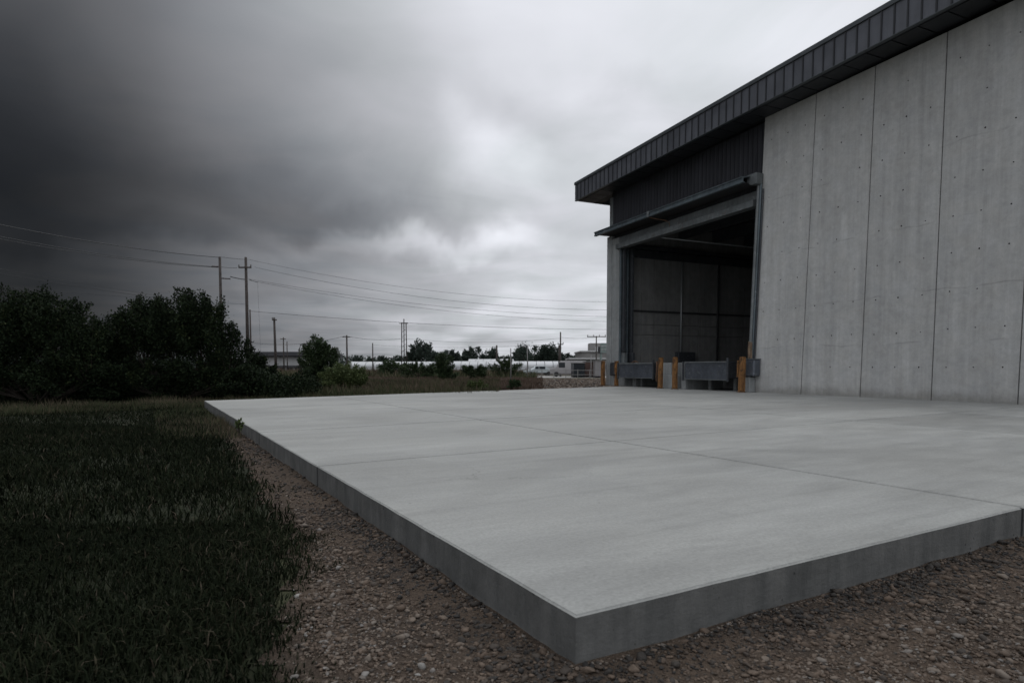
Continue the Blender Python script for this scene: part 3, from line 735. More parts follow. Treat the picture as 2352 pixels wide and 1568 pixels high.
# ------------------------------------------------------------------ stones
def icosphere(sub):
    bm = bmesh.new(); bmesh.ops.create_icosphere(bm, subdivisions=sub, radius=1); bm.verts.ensure_lookup_table()
    V = np.array([v.co[:] for v in bm.verts]); F = np.array([[v.index for v in f.verts] for f in bm.faces]); bm.free(); return V, F
def scatter_stones(name, X, Y, Rr, sub, tone=None, lift=.25):
    BV, BF = icosphere(sub); n = len(X); nv = len(BV)
    # eight base shapes, each knocked about
    shapes = []
    for k in range(12):
        w_ = RNG.normal(size=(9, 3)); w_ /= np.linalg.norm(w_, axis=1)[:, None]
        v = BV.copy()
        for d_ in w_:     # flat facets
            pr = v@d_; lim = RNG.uniform(.45, .8); over = np.clip(pr-lim, 0, None); v = v-over[:, None]*d_*1.0
        v += RNG.normal(size=v.shape)*.03; shapes.append(v)
    shapes = np.array(shapes)
    S = shapes[RNG.integers(0, 12, n)]
    sc = np.stack([Rr*RNG.uniform(.85, 1.5, n), Rr*RNG.uniform(.7, 1.1, n), Rr*RNG.uniform(.42, .8, n)], 1)
    S = S*sc[:, None, :]
    a = RNG.uniform(0, 2*np.pi, n); tx = RNG.normal(0, .3, n)
    ca, sa = np.cos(a), np.sin(a); ct, st = np.cos(tx), np.sin(tx)
    x, y, z = S[..., 0], S[..., 1], S[..., 2]
    y, z = y*ct[:, None]-z*st[:, None], y*st[:, None]+z*ct[:, None]
    x, y = x*ca[:, None]-y*sa[:, None], x*sa[:, None]+y*ca[:, None]
    zz = bed_z(X, Y)+Rr*lift*RNG.uniform(.0, 1.6, n)
    V = np.stack([x+X[:, None], y+Y[:, None], z+zz[:, None]], -1).reshape(-1, 3)
    F = (BF[None]+np.arange(n)[:, None, None]*nv).reshape(-1, 3)
    tn = RNG.beta(2.2, 2.2, n) if tone is None else tone
    return np_obj(name, V, F, M['stone'], tone=np.repeat(tn, nv), smooth=False)
def sample(n, x0, x1, y0, y1): return RNG.uniform(x0, x1, n), RNG.uniform(y0, y1, n)
def vis(x, y, m=.35): return (y > 1.2) & (np.abs(x) < y*.84+m)
def stones_in(n, box_, rfun, sub, name, label, maxd, mind=0, edge_soft=True):
    x, y = sample(n, *box_); d = np.hypot(x, y)
    ge = gravel_edge(x, y); ok = vis(x, y) & (d < maxd) & (d >= mind) & ~on_slab(x, y, .003)
    p = np.clip((ge+.18)/.22, 0, 1)**1.5; ok &= RNG.uniform(size=n) < p
    pn = .86+.6*nz(x, y, 1.4, 5); s_, w, f, g = sw(x, y); dd = np.maximum(w, g)
    pn = np.maximum(pn, np.exp(-dd/.15)); ok &= RNG.uniform(size=n) < pn
    x, y = x[ok], y[ok]; s_, w, f, g = sw(x, y); dd = np.maximum(w, g)
    r = rfun(len(x)); r *= 1+.25*np.exp(-dd/.12)
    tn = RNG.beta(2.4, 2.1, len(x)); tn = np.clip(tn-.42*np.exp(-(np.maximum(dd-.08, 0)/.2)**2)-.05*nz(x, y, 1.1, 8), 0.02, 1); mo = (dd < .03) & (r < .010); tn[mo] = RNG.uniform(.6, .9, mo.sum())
    big = r > np.quantile(r, .98); tn[big] = np.clip(tn[big]+.08, 0, 1)
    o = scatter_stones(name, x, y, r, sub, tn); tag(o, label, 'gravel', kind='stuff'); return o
ln = lambda m_, s_, lo, hi: (lambda n: np.clip(RNG.lognormal(math.log(m_), s_, n), lo, hi))
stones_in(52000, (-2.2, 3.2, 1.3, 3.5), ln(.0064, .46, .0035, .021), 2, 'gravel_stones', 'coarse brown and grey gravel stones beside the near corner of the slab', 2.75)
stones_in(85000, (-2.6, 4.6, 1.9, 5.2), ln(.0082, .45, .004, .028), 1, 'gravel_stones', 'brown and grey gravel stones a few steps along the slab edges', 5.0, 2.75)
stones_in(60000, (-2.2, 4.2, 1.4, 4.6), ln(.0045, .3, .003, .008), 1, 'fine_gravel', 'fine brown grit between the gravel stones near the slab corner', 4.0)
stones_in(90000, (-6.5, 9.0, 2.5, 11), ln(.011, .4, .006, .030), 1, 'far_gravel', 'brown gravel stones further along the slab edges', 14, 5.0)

# ------------------------------------------------------------------ grass and weeds
def blades(x, y, z, h, w, lean, tone, name, m, seg=2, kind_label=None, cat='grass'):
    n = len(x); a = RNG.uniform(0, 2*np.pi, n); b_ = RNG.uniform(0, 2*np.pi, n)
    sx, sy = np.cos(a)*w/2, np.sin(a)*w/2; lx, ly = np.cos(b_)*lean*h, np.sin(b_)*lean*h
    cols = [np.stack([x-sx, y-sy, z], 1), np.stack([x+sx, y+sy, z], 1)]
    if seg == 2:
        mx, my, mz = x+lx*.35, y+ly*.35, z+h*.6
        cols += [np.stack([mx-sx*.8, my-sy*.8, mz], 1), np.stack([mx+sx*.8, my+sy*.8, mz], 1)]
    cols += [np.stack([x+lx, y+ly, z+h*(1-.35*lean)], 1)]
    V = np.stack(cols, 1); k = V.shape[1]; V = V.reshape(-1, 3); i0 = (np.arange(n)*k)[:, None]
    tr = np.array([[0, 1, 3], [0, 3, 2], [2, 3, 4]]) if seg == 2 else np.array([[0, 1, 2]])
    F = (i0[:, :, None]+tr[None]).reshape(-1, 3)
    tv = np.repeat(tone, k)
    o = np_obj(name, V, F, m, tone=np.clip(tv, 0, 1)); tag(o, kind_label, cat, kind='stuff'); return o
def lawn(n, y0, y1, h, w, lab, name, seg=2):
    # cover the left wedge, uniform in area
    yy = np.sqrt(RNG.uniform(y0**2, y1**2, n)); xx = RNG.uniform(-.9*yy-.5, 1.0, n)
    xx = RNG.uniform(0, 1, n)*(.88*yy+.6+.2)-(.88*yy+.6)
    ge = gravel_edge(xx, yy)+.13*nz(xx, yy, 4, 4)+.10*nz(xx, yy, 1.7, 1)+.05*nz(xx, yy, 11, 2); ok = (~on_slab(xx, yy, .02)) & (RNG.uniform(size=n) < np.clip((-ge+.30)/.62, 0, 1)**1.7*(.72+.4*nz(xx, yy, 1.7, 11))+.012*(ge < .35))
    ge0 = ge[ok]
    xx, yy = xx[ok], yy[ok]; n = len(xx)
    cl = nz(xx, yy, 2.2, 6); c2 = nz(xx, yy, .5, 9)
    hh = h*RNG.uniform(.45, 1.25, n)*(1+.35*cl)*np.clip((-ge0+.28)/.5, .38, 1); tn = RNG.beta(2, 3, n)+.14*cl+.10*c2
    tn -= np.clip((yy-8)/8, 0, 1)*.13
    dead = RNG.uniform(size=n) < .08+.06*c2; tn[dead] += .4
    return blades(xx, yy, np.full(n, GZ-.008), hh, w*RNG.uniform(.6, 1.4, n), RNG.uniform(.15, 1.1, n), tn, name, M['grass'], seg, lab)
lawn(75000, 1.5, 4.2, .075, .0065, 'dark green tufted grass closest to the camera at the lower left', 'near_grass')
lawn(100000, 4.0, 11.5, .10, .010, 'dark rough grass in the middle of the lawn left of the slab', 'middle_grass')
lawn(76000, 8.5, 24, .14, .020, 'long dark grass at the far end of the lawn before the trees', 'far_grass', 1)
def weeds(n, fx, h, w, name, m, lab, lean=.6):
    x, y = fx(n); cl = nz(x, y, 1.3, 3); c2 = nz(x, y, .35, 5)
    hh = h*RNG.uniform(.3, 1.2, n)*(1+.45*cl+.3*c2); ok = hh > .1*h; x, y, hh = x[ok], y[ok], hh[ok]
    tn = RNG.beta(2, 2, len(x))*.7+.15+.2*c2[ok]
    return blades(x, y, np.full(len(x), GZ-.01), hh, w*RNG.uniform(.6, 1.4, len(x)), RNG.uniform(.1, lean, len(x)), tn, name, m, 1, lab, 'weeds')
BK0 = np.array([-8.51, 16.8]); BKD = np.array([.7198, .6942]); BKN = np.array([-.6942, .7198])
def band(t0, t1, d0, d1):
    def f(n):
        t_ = RNG.uniform(t0, t1, n); d_ = d0+(d1-d0)*RNG.uniform(size=n)**1.5
        p = BK0[None]+t_[:, None]*BKD+d_[:, None]*BKN; return p[:, 0], p[:, 1]
    return f
weeds(30000, band(-6, 13, .1, 3.5), .20, .018, 'edge_weeds', M['weed'], 'ragged green and brown weeds along the back edge of the slab at its left end')
weeds(9000, band(6, 17.5, .3, 5), .10, .025, 'low_weeds', M['weed'], 'low brown weeds along the right part of the slab back edge')
def leftband(s0, s1, w0, w1):
    def f(n):
        s_ = RNG.uniform(s0, s1, n); w_ = w0+(w1-w0)*RNG.uniform(size=n)**1.4; p = E0[None]+s_[:, None]*DL+w_[:, None]*NL; return p[:, 0], p[:, 1]
    return f
weeds(5000, leftband(8.5, 18, .02, 1.2), .13, .012, 'side_weeds', M['weed'], 'ragged weeds growing against the far left edge of the slab')
def wedge(y0, y1, b0, b1):
    def f(n):
        yy = np.sqrt(RNG.uniform(y0**2, y1**2, n)); return yy*RNG.uniform(b0, b1, n), yy
    return f
weeds(60000, wedge(22, 50, -.52, -.02), .34, .045, 'field_weeds', M['weed'], 'rough overgrown field of weeds behind the slab')
weeds(40000, wedge(28, 62, -.32, .05), .30, .06, 'dry_grass', M['drygrass'], 'reddish brown dry grass in the field beyond the weeds')
weeds(50000, wedge(60, 130, -.6, .04), .75, .13, 'scrub', M['weed'], 'dull green scrub across the far side of the field', .8)
weeds(16000, wedge(95, 140, -.6, .12), 1.0, .2, 'far_scrub', M['drygrass'], 'brown scrub in front of the white greenhouses', .8)

# brown rubble ground and pale road at the right, behind the slab
def sheet(name, pts, z, m):
    bm = bmesh.new(); bm.faces.new([bm.verts.new((x, y, z)) for x, y in pts]); bmesh.ops.recalc_face_normals(bm, faces=bm.faces)
    return tag(bobj(name, bm, m), kind='structure')
sheet('rubble_ground', [(-2.3, 23.5), (12, 37), (30, 70), (10, 66), (-3, 58), (-1.0, 36)], GZ-.004, M['brown'])
sheet('road', [(.8, 70), (30, 66), (52, 66), (52, 76), (30, 77), (4, 84)], GZ, M['road'])
x = RNG.uniform(-1.5, 14, 5000); y = RNG.uniform(25, 62, 5000)
ok = (x < y*.22) & (x > -.06*y-1+nz(x, y, .2)*1.) & (((x-BK0[0])*BKN[0]+(y-BK0[1])*BKN[1]) > .1); x, y = x[ok], y[ok]
_bz = bed_z; bed_z = lambda a, b_: np.full(len(a), GZ+.0)
tag(scatter_stones('rubble_stones', x, y, RNG.uniform(.03, .12, len(x)), 1), 'brown rubble stones scattered on the ground beyond the back edge of the slab', 'rubble', kind='stuff')
bed_z = _bz

# ------------------------------------------------------------------ trees and bushes
def leaf_cloud(P, D, size, name, m, parent, tone):
    """P leaf positions, one bent quad each"""
    n = len(P); d = D+RNG.normal(size=(n, 3))*.7; d /= np.linalg.norm(d, axis=1)[:, None]
    r = RNG.normal(size=(n, 3)); s_ = np.cross(d, r); s_ /= np.linalg.norm(s_, axis=1)[:, None]
    L = size*RNG.uniform(.6, 1.35, n)[:, None]; Wd = L*.30
    a = P; c = P+d*L; mid = P+d*L*.5
    V = np.stack([a, mid+s_*Wd, c, mid-s_*Wd], 1).reshape(-1, 3)
    F = np.arange(n*4).reshape(-1, 4)
    return np_obj(name, V, F, m, parent, tone=np.repeat(tone, 4))
def shrub(name, loc, lobes, nleaf, leaf, m, label, group=None, cat='tree', nshoot=60, spread=.16, trunks=4, up=.6, tsize=.05):
    """lobes: (x,y,z,rx,ry,rz) ellipsoids relative to the base; shoots radiate through them"""
    t = thing(name, loc, 0, label=label, cat=cat, group=group)
    tw = bmesh.new(); Ps = []; Ds = []; Tn = []; vol = sum(l[3]*l[5] for l in lobes)
    for (lx, ly, lz, rx, ry, rz) in lobes:
        ns = max(6, int(nshoot*rx*rz/vol)); per = int(nleaf/ns*(rx*rz/vol))
        core = Vector((lx, ly, max(lz-rz*.55, .15)))
        for k in range(ns):
            d = RNG.normal(size=3); d[2] = d[2]*.8+up; d /= np.linalg.norm(d)
            tip = np.array([lx, ly, lz])+d*np.array([rx, ry, rz])*RNG.uniform(.78, 1.08)
            if tip[2] < .1: tip[2] = RNG.uniform(.1, .5)
            base = np.array(core)+(tip-np.array(core))*RNG.uniform(.25, .5)
            if k % 3 == 0:
                tube(tw, [tuple(np.array([lx*.4, ly*.4, .1])), tuple(core.lerp(Vector(base), .5)), tuple(tip)], tsize*.6, .008, 4, cap=False)
            f = RNG.uniform(size=per)**.7; ax = base+(tip-base)*f[:, None]
            ln_ = np.linalg.norm(tip-base); sp = spread*ln_*(1.15-f**1.5*.75)
            off = RNG.normal(size=(per, 3))*sp[:, None]
            p = ax+off; Ps.append(p); Ds.append(np.tile((tip-base)/ln_, (per, 1)))
            tb = RNG.normal(0, .10); Tn.append(np.clip(RNG.beta(2, 2.4, per)+tb, 0, 1))
    P = np.concatenate(Ps); D = np.concatenate(Ds); T_ = np.concatenate(Tn); ok = P[:, 2] > .0; 
    leaf_cloud(P[ok], D[ok], leaf, 'crown', m, t, T_[ok])
    for k in range(trunks):
        a = random.uniform(0, 6.28); l = lobes[k % len(lobes)]
        tube(tw, [(.12*math.cos(a), .12*math.sin(a), -.1), (l[0]*.4+.2*math.cos(a), l[1]*.4, l[2]*.4), (l[0], l[1], l[2]*.9)], tsize, tsize*.4, 6, cap=False)
    bobj('trunk', tw, M['bark'], t, True)
    return t
def G(x, Y): v = at(x, Y); return Vector((v.x, Y, GZ))
shrub('shrubby_tree', G(90, 19.5), [(.5, 0, 1.95, 1.1, 1.3, 1.8), (-.6, 0, 1.85, 1.1, 1.3, 1.75), (-1.7, .2, 1.6, 1.0, 1.3, 1.7), (1.7, -.1, 1.35, 1.0, 1.3, 1.5), (-.8, -.4, .75, 1.7, 1.3, .8), (1.2, -.3, .75, 1.6, 1.3, .8)], 84000, .075, M['leaf'],
      'dark multi-stemmed tree at the far left with tall pointed shoots along its top', 'dark shrubby trees left of the slab', nshoot=190, spread=.105, up=.85, tsize=.035)
shrub('shrubby_tree', G(405, 20.5), [(-1.0, 0, 1.85, 1.05, 1.2, 1.65), (.0, 0, 2.0, 1.1, 1.3, 1.75), (.95, 0, 1.95, 1.0, 1.2, 1.75), (1.75, 0, 1.4, .7, 1.1, 1.2), (-1.8, 0, 1.2, .7, 1.0, 1.0), (-.9, -.4, .7, 1.6, 1.3, .75), (1.1, -.4, .7, 1.6, 1.3, .75)], 88000, .075, M['leaf'],
      'broad dark domed tree directly left of the two wooden utility poles', 'dark shrubby trees left of the slab', nshoot=200, spread=.105, up=.85, tsize=.035)
shrub('shrubby_tree', G(560, 22), [(-.1, 0, .95, 1.0, .9, 1.1), (.5, .1, .9, .75, .8, .8), (-.9, 0, .8, .9, .9, .9), (0, -.3, .5, 1.6, .8, .55)], 34000, .07, M['leaf'],
      'lower dark tree reaching past the base of the utility poles', 'dark shrubby trees left of the slab', nshoot=60)
shrub('shrubby_tree', G(250, 22), [(0, 0, 1.35, 1.1, 1.0, 1.4), (0, 0, .5, 1.6, 1, .55)], 24000, .08, M['leaf'],
      'dark tree filling the notch between the two tallest left trees', 'dark shrubby trees left of the slab', nshoot=36)
shrub('round_tree', G(738, 33), [(-.1, 0, 1.75, .75, .9, 1.15), (-.6, 0, 1.2, .65, .8, 1.1), (.65, 0, 1.15, .75, .8, 1.05), (0, 0, .7, 1.2, .9, .7)], 28000, .09, M['leaf_mid'],
      'compact dark green tree with a pointed top standing alone right of the lamp', nshoot=56, up=.5)
shrub('bush', G(790, 29), [(0, 0, .62, 1.15, .9, .75), (-.55, -.1, .5, .7, .7, .6), (.55, -.1, .45, .65, .6, .55)], 20000, .06, M['leaf_light'],
      'low light green bush in front of the compact dark tree', 'bushes in the field', 'bush', nshoot=70, up=.7, tsize=.02)
shrub('bush', G(590, 24.5), [(0, 0, .55, 1.05, .8, .68), (.6, 0, .4, .7, .6, .5), (-.7, 0, .45, .7, .6, .55)], 16000, .055, M['leaf_light'],
      'yellowish green bush behind the left end of the slab', 'bushes in the field', 'bush', nshoot=60, up=.7, tsize=.02)
shrub('bush', G(680, 27), [(0, 0, .35, .9, .6, .45)], 8000, .055, M['leaf_mid'], 'small low bush between the yellowish bush and the light green bush', 'bushes in the field', 'bush', nshoot=30, up=.7, tsize=.02)
shrub('bush', G(1022, 46), [(0, 0, 1.2, .8, .7, 1.15), (.2, 0, .5, 1.0, .7, .6)], 9000, .11, M['leaf_mid'], 'tall narrow dark bush in the middle of the field', 'bushes in the field', 'bush', nshoot=40, tsize=.03)
shrub('bush', G(1090, 52), [(0, 0, .8, 1.3, .9, .7)], 6000, .11, M['leaf_mid'], 'wide low bush right of the tall narrow bush', 'bushes in the field', 'bush', nshoot=30, tsize=.03)
shrub('bush', G(960, 60), [(0, 0, .9, 2.0, .9, .85)], 6000, .13, M['leaf_mid'], 'wide dark bush left of the tall narrow bush', 'bushes in the field', 'bush', nshoot=30, tsize=.03)
shrub('bush', G(905, 70), [(0, 0, 1.0, 2.2, .9, .9)], 5000, .15, M['leaf_mid'], 'dark bush at the foot of the tall lattice mast', 'bushes in the field', 'bush', nshoot=30, tsize=.03)
shrub('bush', G(1160, 66), [(0, 0, 1.1, 1.9, .9, 1.0)], 5000, .15, M['leaf_mid'], 'scraggy bush left of the parked pale car', 'bushes in the field', 'bush', nshoot=30, tsize=.03)
shrub('weed_clump', G(1095, 27.5), [(0, 0, .22, .5, .3, .32)], 2500, .07, M['leaf_light'], 'green clump of weeds at the slab back edge below the wide low bush', None, 'weeds', nshoot=20, up=1.2, tsize=.01, trunks=1)
shrub('weed_clump', G(1180, 29.5), [(0, 0, .25, .4, .3, .3)], 2000, .07, M['leaf_mid'], 'dark green weed clump at the slab back edge, left of the brown rubble', None, 'weeds', nshoot=20, up=1.2, tsize=.01, trunks=1)
shrub('seedling', Vector((-4.05, 9.02, GZ)), [(0, 0, .20, .06, .06, .13)], 120, .045, M['leaf_light'], 'small green seedling growing up against the left edge of the slab', None, 'plant', nshoot=8, up=1.0, tsize=.006, trunks=1)

n = 42000; P = np.stack([RNG.uniform(-21, -7.6, n), RNG.uniform(20.2, 24.5, n), np.zeros(n)], 1)
P[:, 2] = GZ+RNG.uniform(0, 1, n)**.8*np.clip(.85+.4*nz(P[:, 0], P[:, 1], 1.1, 3), .2, 1.5)
o = leaf_cloud(P, np.tile([0, 0, 1.], (n, 1)), .10, 'undergrowth', M['leaf'], None, RNG.beta(2, 3, n)); tag(o, 'dark tangled undergrowth at the foot of the trees on the left', 'undergrowth', kind='stuff')

def copy_tree(o, parent=None):
    c = o.copy(); COL.objects.link(c); c.parent = parent
    for ch in o.children: copy_tree(ch, c)
    return c
protos = []
LB = 'distant trees along the horizon'
for k, lobes in enumerate(([(0, 0, 3.6, 3.4, 3, 2.9), (-2, 0, 2.6, 2.4, 2, 2.2), (2.2, 0, 2.5, 2.2, 2, 2.2), (0, 0, 1.4, 3.6, 2, 1.4)], [(0, 0, 3.2, 4.6, 3, 2.3), (3, 0, 2.6, 2.6, 2, 2.0), (-3, 0, 2.2, 2.4, 2, 1.8), (0, 0, 1.2, 5, 2, 1.2)], [(0, 0, 4.2, 2.2, 2, 3.1), (.6, 0, 1.8, 2.4, 2, 1.8)])):
    protos.append(lobes)
DT = [(968, 175, 0, 1.29, 'round distant tree just right of the tall lattice mast'), (1022, 190, 1, 1.27, 'low wide distant tree between the mast and the white greenhouses'), (1102, 200, 1, 1.50, 'broad flat-topped distant tree above the left end of the long greenhouse'),
      (1150, 230, 1, 1.05, 'small distant tree behind the short bare pole'), (1195, 215, 0, 1.09, 'distant tree left of the leafy pole top'), (1228, 205, 1, 1.65, 'widest dark distant tree above the long greenhouse'), (1262, 205, 0, 1.32, 'tall dark distant tree left of the thick pole'),
      (1305, 215, 1, 1.20, 'distant tree just right of the thick pole'), (868, 240, 1, 1.12, 'low distant tree above the left greenhouse'), (822, 240, 0, 0.83, 'distant tree at the right shoulder of the compact dark tree'), (915, 250, 2, 0.83, 'narrow distant tree left of the lattice mast'),
      (1345, 240, 1, 0.90, 'small distant tree behind the grey industrial sheds'), (1060, 260, 1, 0.75, 'tiny distant tree in the gap of the tree line'), (1012, 160, 2, 0.77, 'slim distant tree right of the round one'), (897, 260, 2, 0.61, 'tiny slim distant tree at the middle pole'), (1330, 200, 0, 0.57, 'small round distant tree above the parked van')]
made = {}
for x_, Y_, k, s_, lab in DT:
    if k not in made:
        o = shrub('distant_tree', G(x_, Y_), protos[k], 7500, .42, M['leaf_far'], lab, LB, nshoot=46, spread=.2, trunks=2, tsize=.2); made[k] = o
    else:
        o = copy_tree(made[k]); o.location = G(x_, Y_); o['label'] = lab; o.rotation_euler = (0, 0, random.choice((0, math.pi)))
    o.scale = (s_, s_, s_)
# soft far hedge line that closes the horizon
P = []
n = 34000; xx = RNG.uniform(-330, 190, n); base = 4.6+1.3*nz(xx, xx*0, .03)+1.2*nz(xx, xx*0, .13, 2)
yy = 330+RNG.uniform(-6, 6, n); P = np.stack([xx, yy, GZ+RNG.uniform(0, 1, n)*np.maximum(base+1.6, .8)], 1)
o = leaf_cloud(P, np.tile([0, 0, 1.], (n, 1)), 1.1, 'far_wood', M['leaf_far'], None, RNG.beta(2, 2, n)); tag(o, 'low grey-green line of far woods along the horizon', 'wood', kind='stuff')

# ------------------------------------------------------------------ poles and wires
def pole(x_, Y, ytop, r, label, arms=(), group='wooden utility poles', lean=0, name='utility_pole', top_r=None, seg=10):
    p = G(x_, Y); top = at(x_, Y, ytop).z-GZ
    t = thing(name, p, 0, label=label, cat='pole', group=group)
    T('shaft', [(0, 0, -.2), (lean*.5, 0, top*.5), (lean, 0, top)], r, M['polewood'], t, seg, r1=top_r or r*.68)
    for (za, w_, rz, ins) in arms:
        a = BX('crossarm', -w_/2, w_/2, -r*.9-.12, -r*.9, top-za-.06, top-za+.06, M['polewood'], t, .01)
        for i in range(ins):
            f = -.5+(i+.0)/max(1, ins-1); T('insulator', [(f*w_*.94, -r*.9-.06, top-za+.06), (f*w_*.94, -r*.9-.06, top-za+.26)], .05, M['porcelain'], t, 6)
    return t, p, top
def wire(pts, r, label, name='overhead_wire'):
    bm = bmesh.new(); tube(bm, pts, (r*.8, r*.8)[0] if pts[0][0] < -25 else r*.55, r*.8 if pts[0][0] < -25 else r*.55, 5, cap=False); o = bobj(name, bm, M['wire']); tag(o, label, 'wire', 'overhead power lines'); return o
def sag(a, b_, s_, n=28):
    a, b_ = Vector(a), Vector(b_); return [a.lerp(b_, i/n)-Vector((0, 0, 4*s_*(i/n)*(1-i/n))) for i in range(n+1)]
D1 = 55.
t1, p1, h1 = pole(512, D1, 593, .16, 'left one of the two tall wooden poles behind the trees, with wires dead-ending on it', [], lean=.0)
T('insulator', [(-.7, 0, h1-.85), (-.15, 0, h1-.88)], .08, M['porcelain'], t1, 6); T('insulator', [(.15, 0, h1-1.9), (.9, 0, h1-1.95)], .06, M['porcelain'], t1, 6)
t2, p2, h2 = pole(571, D1+1, 594, .17, 'right one of the two tall wooden poles, with short crossarm and insulators near its top', [(.95, 1.15, 0, 2)])
pole(578, 78, 712, .13, 'thin pole showing just behind the right tall pole')
t4, p4, h4 = pole(635, 62, 730, .15, 'mid-height wooden pole in front of the dark-roofed building', [(.25, .45, 0, 1)], lean=-.1)
pole(653, 110, 775, .14, 'small far pole above the dark-roofed building', [(.3, 1, 0, 0)]); pole(661, 118, 784, .12, 'thinnest far pole above the dark-roofed building')
t5, p5, h5 = pole(798, 95, 770, .16, 'plain far pole at the right shoulder of the compact dark tree', [(.3, 1.2, 0, 0)])
pole(857, 125, 788, .15, 'far pole over the left end of the white greenhouse', [])
pole(1141, 150, 793, .28, 'stubby far pole over the long white greenhouse')
t8, p8, h8 = pole(1287, 80, 763, .13, 'thick far pole between the greenhouse end and the sheds', [(1.6, .7, 0, 2)], top_r=.09)
T('transformer', [(-.12, 0, 1.2), (-.12, 0, h8-1.7)], .17, M['polewood'], t8, 8)
t9, p9, h9 = pole(1369, 85, 772, .10, 'thin pole with a wide crossarm next to the warehouse corner', [(.1, 2.6, 0, 4)], top_r=.08)
# lattice mast
pm = G(929, 100); hm = at(929, 100, 733).z-GZ
tm = thing('lattice_mast', pm, 0, label='tall three-legged lattice mast rising above the middle of the tree line', cat='mast')
for x_, h_ in ((-.35, hm-.6), (0, hm), (.35, hm-.6)): T('mast_leg', [(x_*1.3, 0, -.1), (x_, 0, h_)], .09, M['polewood'], tm, 6)
bm = bmesh.new()
for i in range(9): tube(bm, [(-.42, 0, .5+i*.8), (.42, 0, 1.1+i*.8)], .03, .03, 4)
bobj('brace', bm, M['polewood'], tm); BX('crossarm', -.7, .7, -.2, -.1, hm-.8, hm-.68, M['polewood'], tm)
# lamp with a curved arm
pl_ = G(690, 70); hl = at(690, 70, 790).z-GZ
tl = thing('street_lamp', pl_, 0, label='dark curved-arm lamp rising left of the compact dark tree', cat='lamp')
T('lamp_post', [(0, 0, 0), (-.05, 0, hl-.6), (.1, 0, hl-.1), (.6, 0, hl), (1.4, 0, hl+.08)], .1, M['polewood'], tl, 6, r1=.05); BX('lamp_head', 1.1, 2.0, -.15, .15, hl-.08, hl+.12, M['polewood'], tl, .04)
T('lamp_arm', [(1.4, 0, hl+.1), (1.5, 0, hl+.7)], .04, M['polewood'], tl, 5); BX('lamp_head', 1.2, 2.0, -.1, .1, hl+.7, hl+.8, M['polewood'], tl, .02)
# leafy pole
t7 = pole(1203, 160, 795, .25, 'far pole wrapped in climbing leaves over the long greenhouse')[0]
n = 1200; P = np.stack([RNG.normal(0, .8, n), RNG.normal(0, .6, n), RNG.normal(5.0, 1.0, n)], 1); leaf_cloud(P, np.tile([0, 0, 1.], (n, 1)), .4, 'ivy', M['leaf_far'], t7, RNG.beta(2, 2, n))
top1 = p1+Vector((0, 0, h1)); top2 = p2+Vector((0, 0, h2))
def A3(x_, Y, y_): return at(x_, Y, y_)
def W3(a, b_, s_, lab, r=.035): return wire(sag(a, b_, s_), r, lab)
W3(A3(-260, 34, 455), top1+Vector((0, 0, -.05)), .5, 'highest wire from the left tall pole off to the upper left', .036)
W3(A3(-260, 34, 486), top1+Vector((-.7, 0, -.86)), .45, 'upper wire of the close pair below the highest left wire', .027)
W3(A3(-260, 33.5, 492), top1+Vector((-.7, 0, -.9)), .5, 'lower wire of the close pair below the highest left wire', .027)
W3(A3(-200, 60, 590), A3(512, 80, 704), .3, 'faint middle wire passing behind the left tree tops', .03)
W3(A3(-200, 60, 578), A3(512, 80, 702), .2, 'faint upper wire passing behind the left tree tops', .022)
W3(A3(-200, 90, 640), A3(571, 110, 700), .3, 'faintest low wire behind the left tree tops', .03)
W3(top1, top2+Vector((0, 0, -.2)), .03, 'short top wire between the two tall poles', .022)
W3(top1+Vector((.1, 0, -.9)), top2+Vector((-.8, 0, -.95)), .03, 'short second wire between the two tall poles', .024)
W3(top1+Vector((.9, 0, -1.75)), top2+Vector((-.1, 0, -2.0)), .03, 'lumpy cable bundle between the two tall poles', .05)
W3(top2+Vector((0, 0, -.15)), A3(1480, 62, 694), 1.15, 'topmost wire running right from the tall poles to the warehouse', .020)
W3(top2+Vector((.8, 0, -.9)), A3(1480, 62, 712), 1.15, 'second wire running right from the tall poles', .024)
W3(top2+Vector((.2, 0, -1.95)), A3(1480, 62, 729), .85, 'third wire running right from the tall poles', .022)
W3(top2+Vector((.2, 0, -2.05)), A3(1480, 62, 740), .95, 'fourth wire running right from the tall poles', .022)
W3(A3(578, 78, 715), A3(1480, 100, 757), .7, 'low wire from the thin pole across the field', .030)
W3(A3(601, D1, 649), A3(601, D1, 815), 0, 'thin vertical drop wire right of the tall poles', .014)
W3(top2+Vector((.3, 0, -2.0)), A3(601, D1, 650), .02, 'short thick cable from the right tall pole to the drop wire', .045)
W3(A3(571, 95, 786), A3(798, 95, 771), .8, 'short low wire reaching the plain far pole from the left', .03)
W3(A3(798, 95, 772), A3(929, 100, 777), .4, 'wire between the plain far pole and the lattice mast', .03)
W3(A3(929, 100, 777), A3(1287, 80, 777), .6, 'wire between the lattice mast and the thick far pole', .03)
W3(A3(1287, 80, 775), A3(1369, 85, 775), .15, 'short wire between the thick far pole and the wide crossarm pole', .028)
W3(A3(857, 125, 792), A3(1287, 80, 790), .5, 'lowest wire over the white greenhouses', .022)

# ------------------------------------------------------------------ far buildings
def gbuild(x0, x1, Y, ytop, depth, **k):
    a, b_ = G(x0, Y), G(x1, Y); h = at(x0, Y, ytop).z-GZ
    t = thing('building' if 'name' not in k else k.pop('name'), (a+b_)/2, 0, **k); return t, (b_-a).length, h
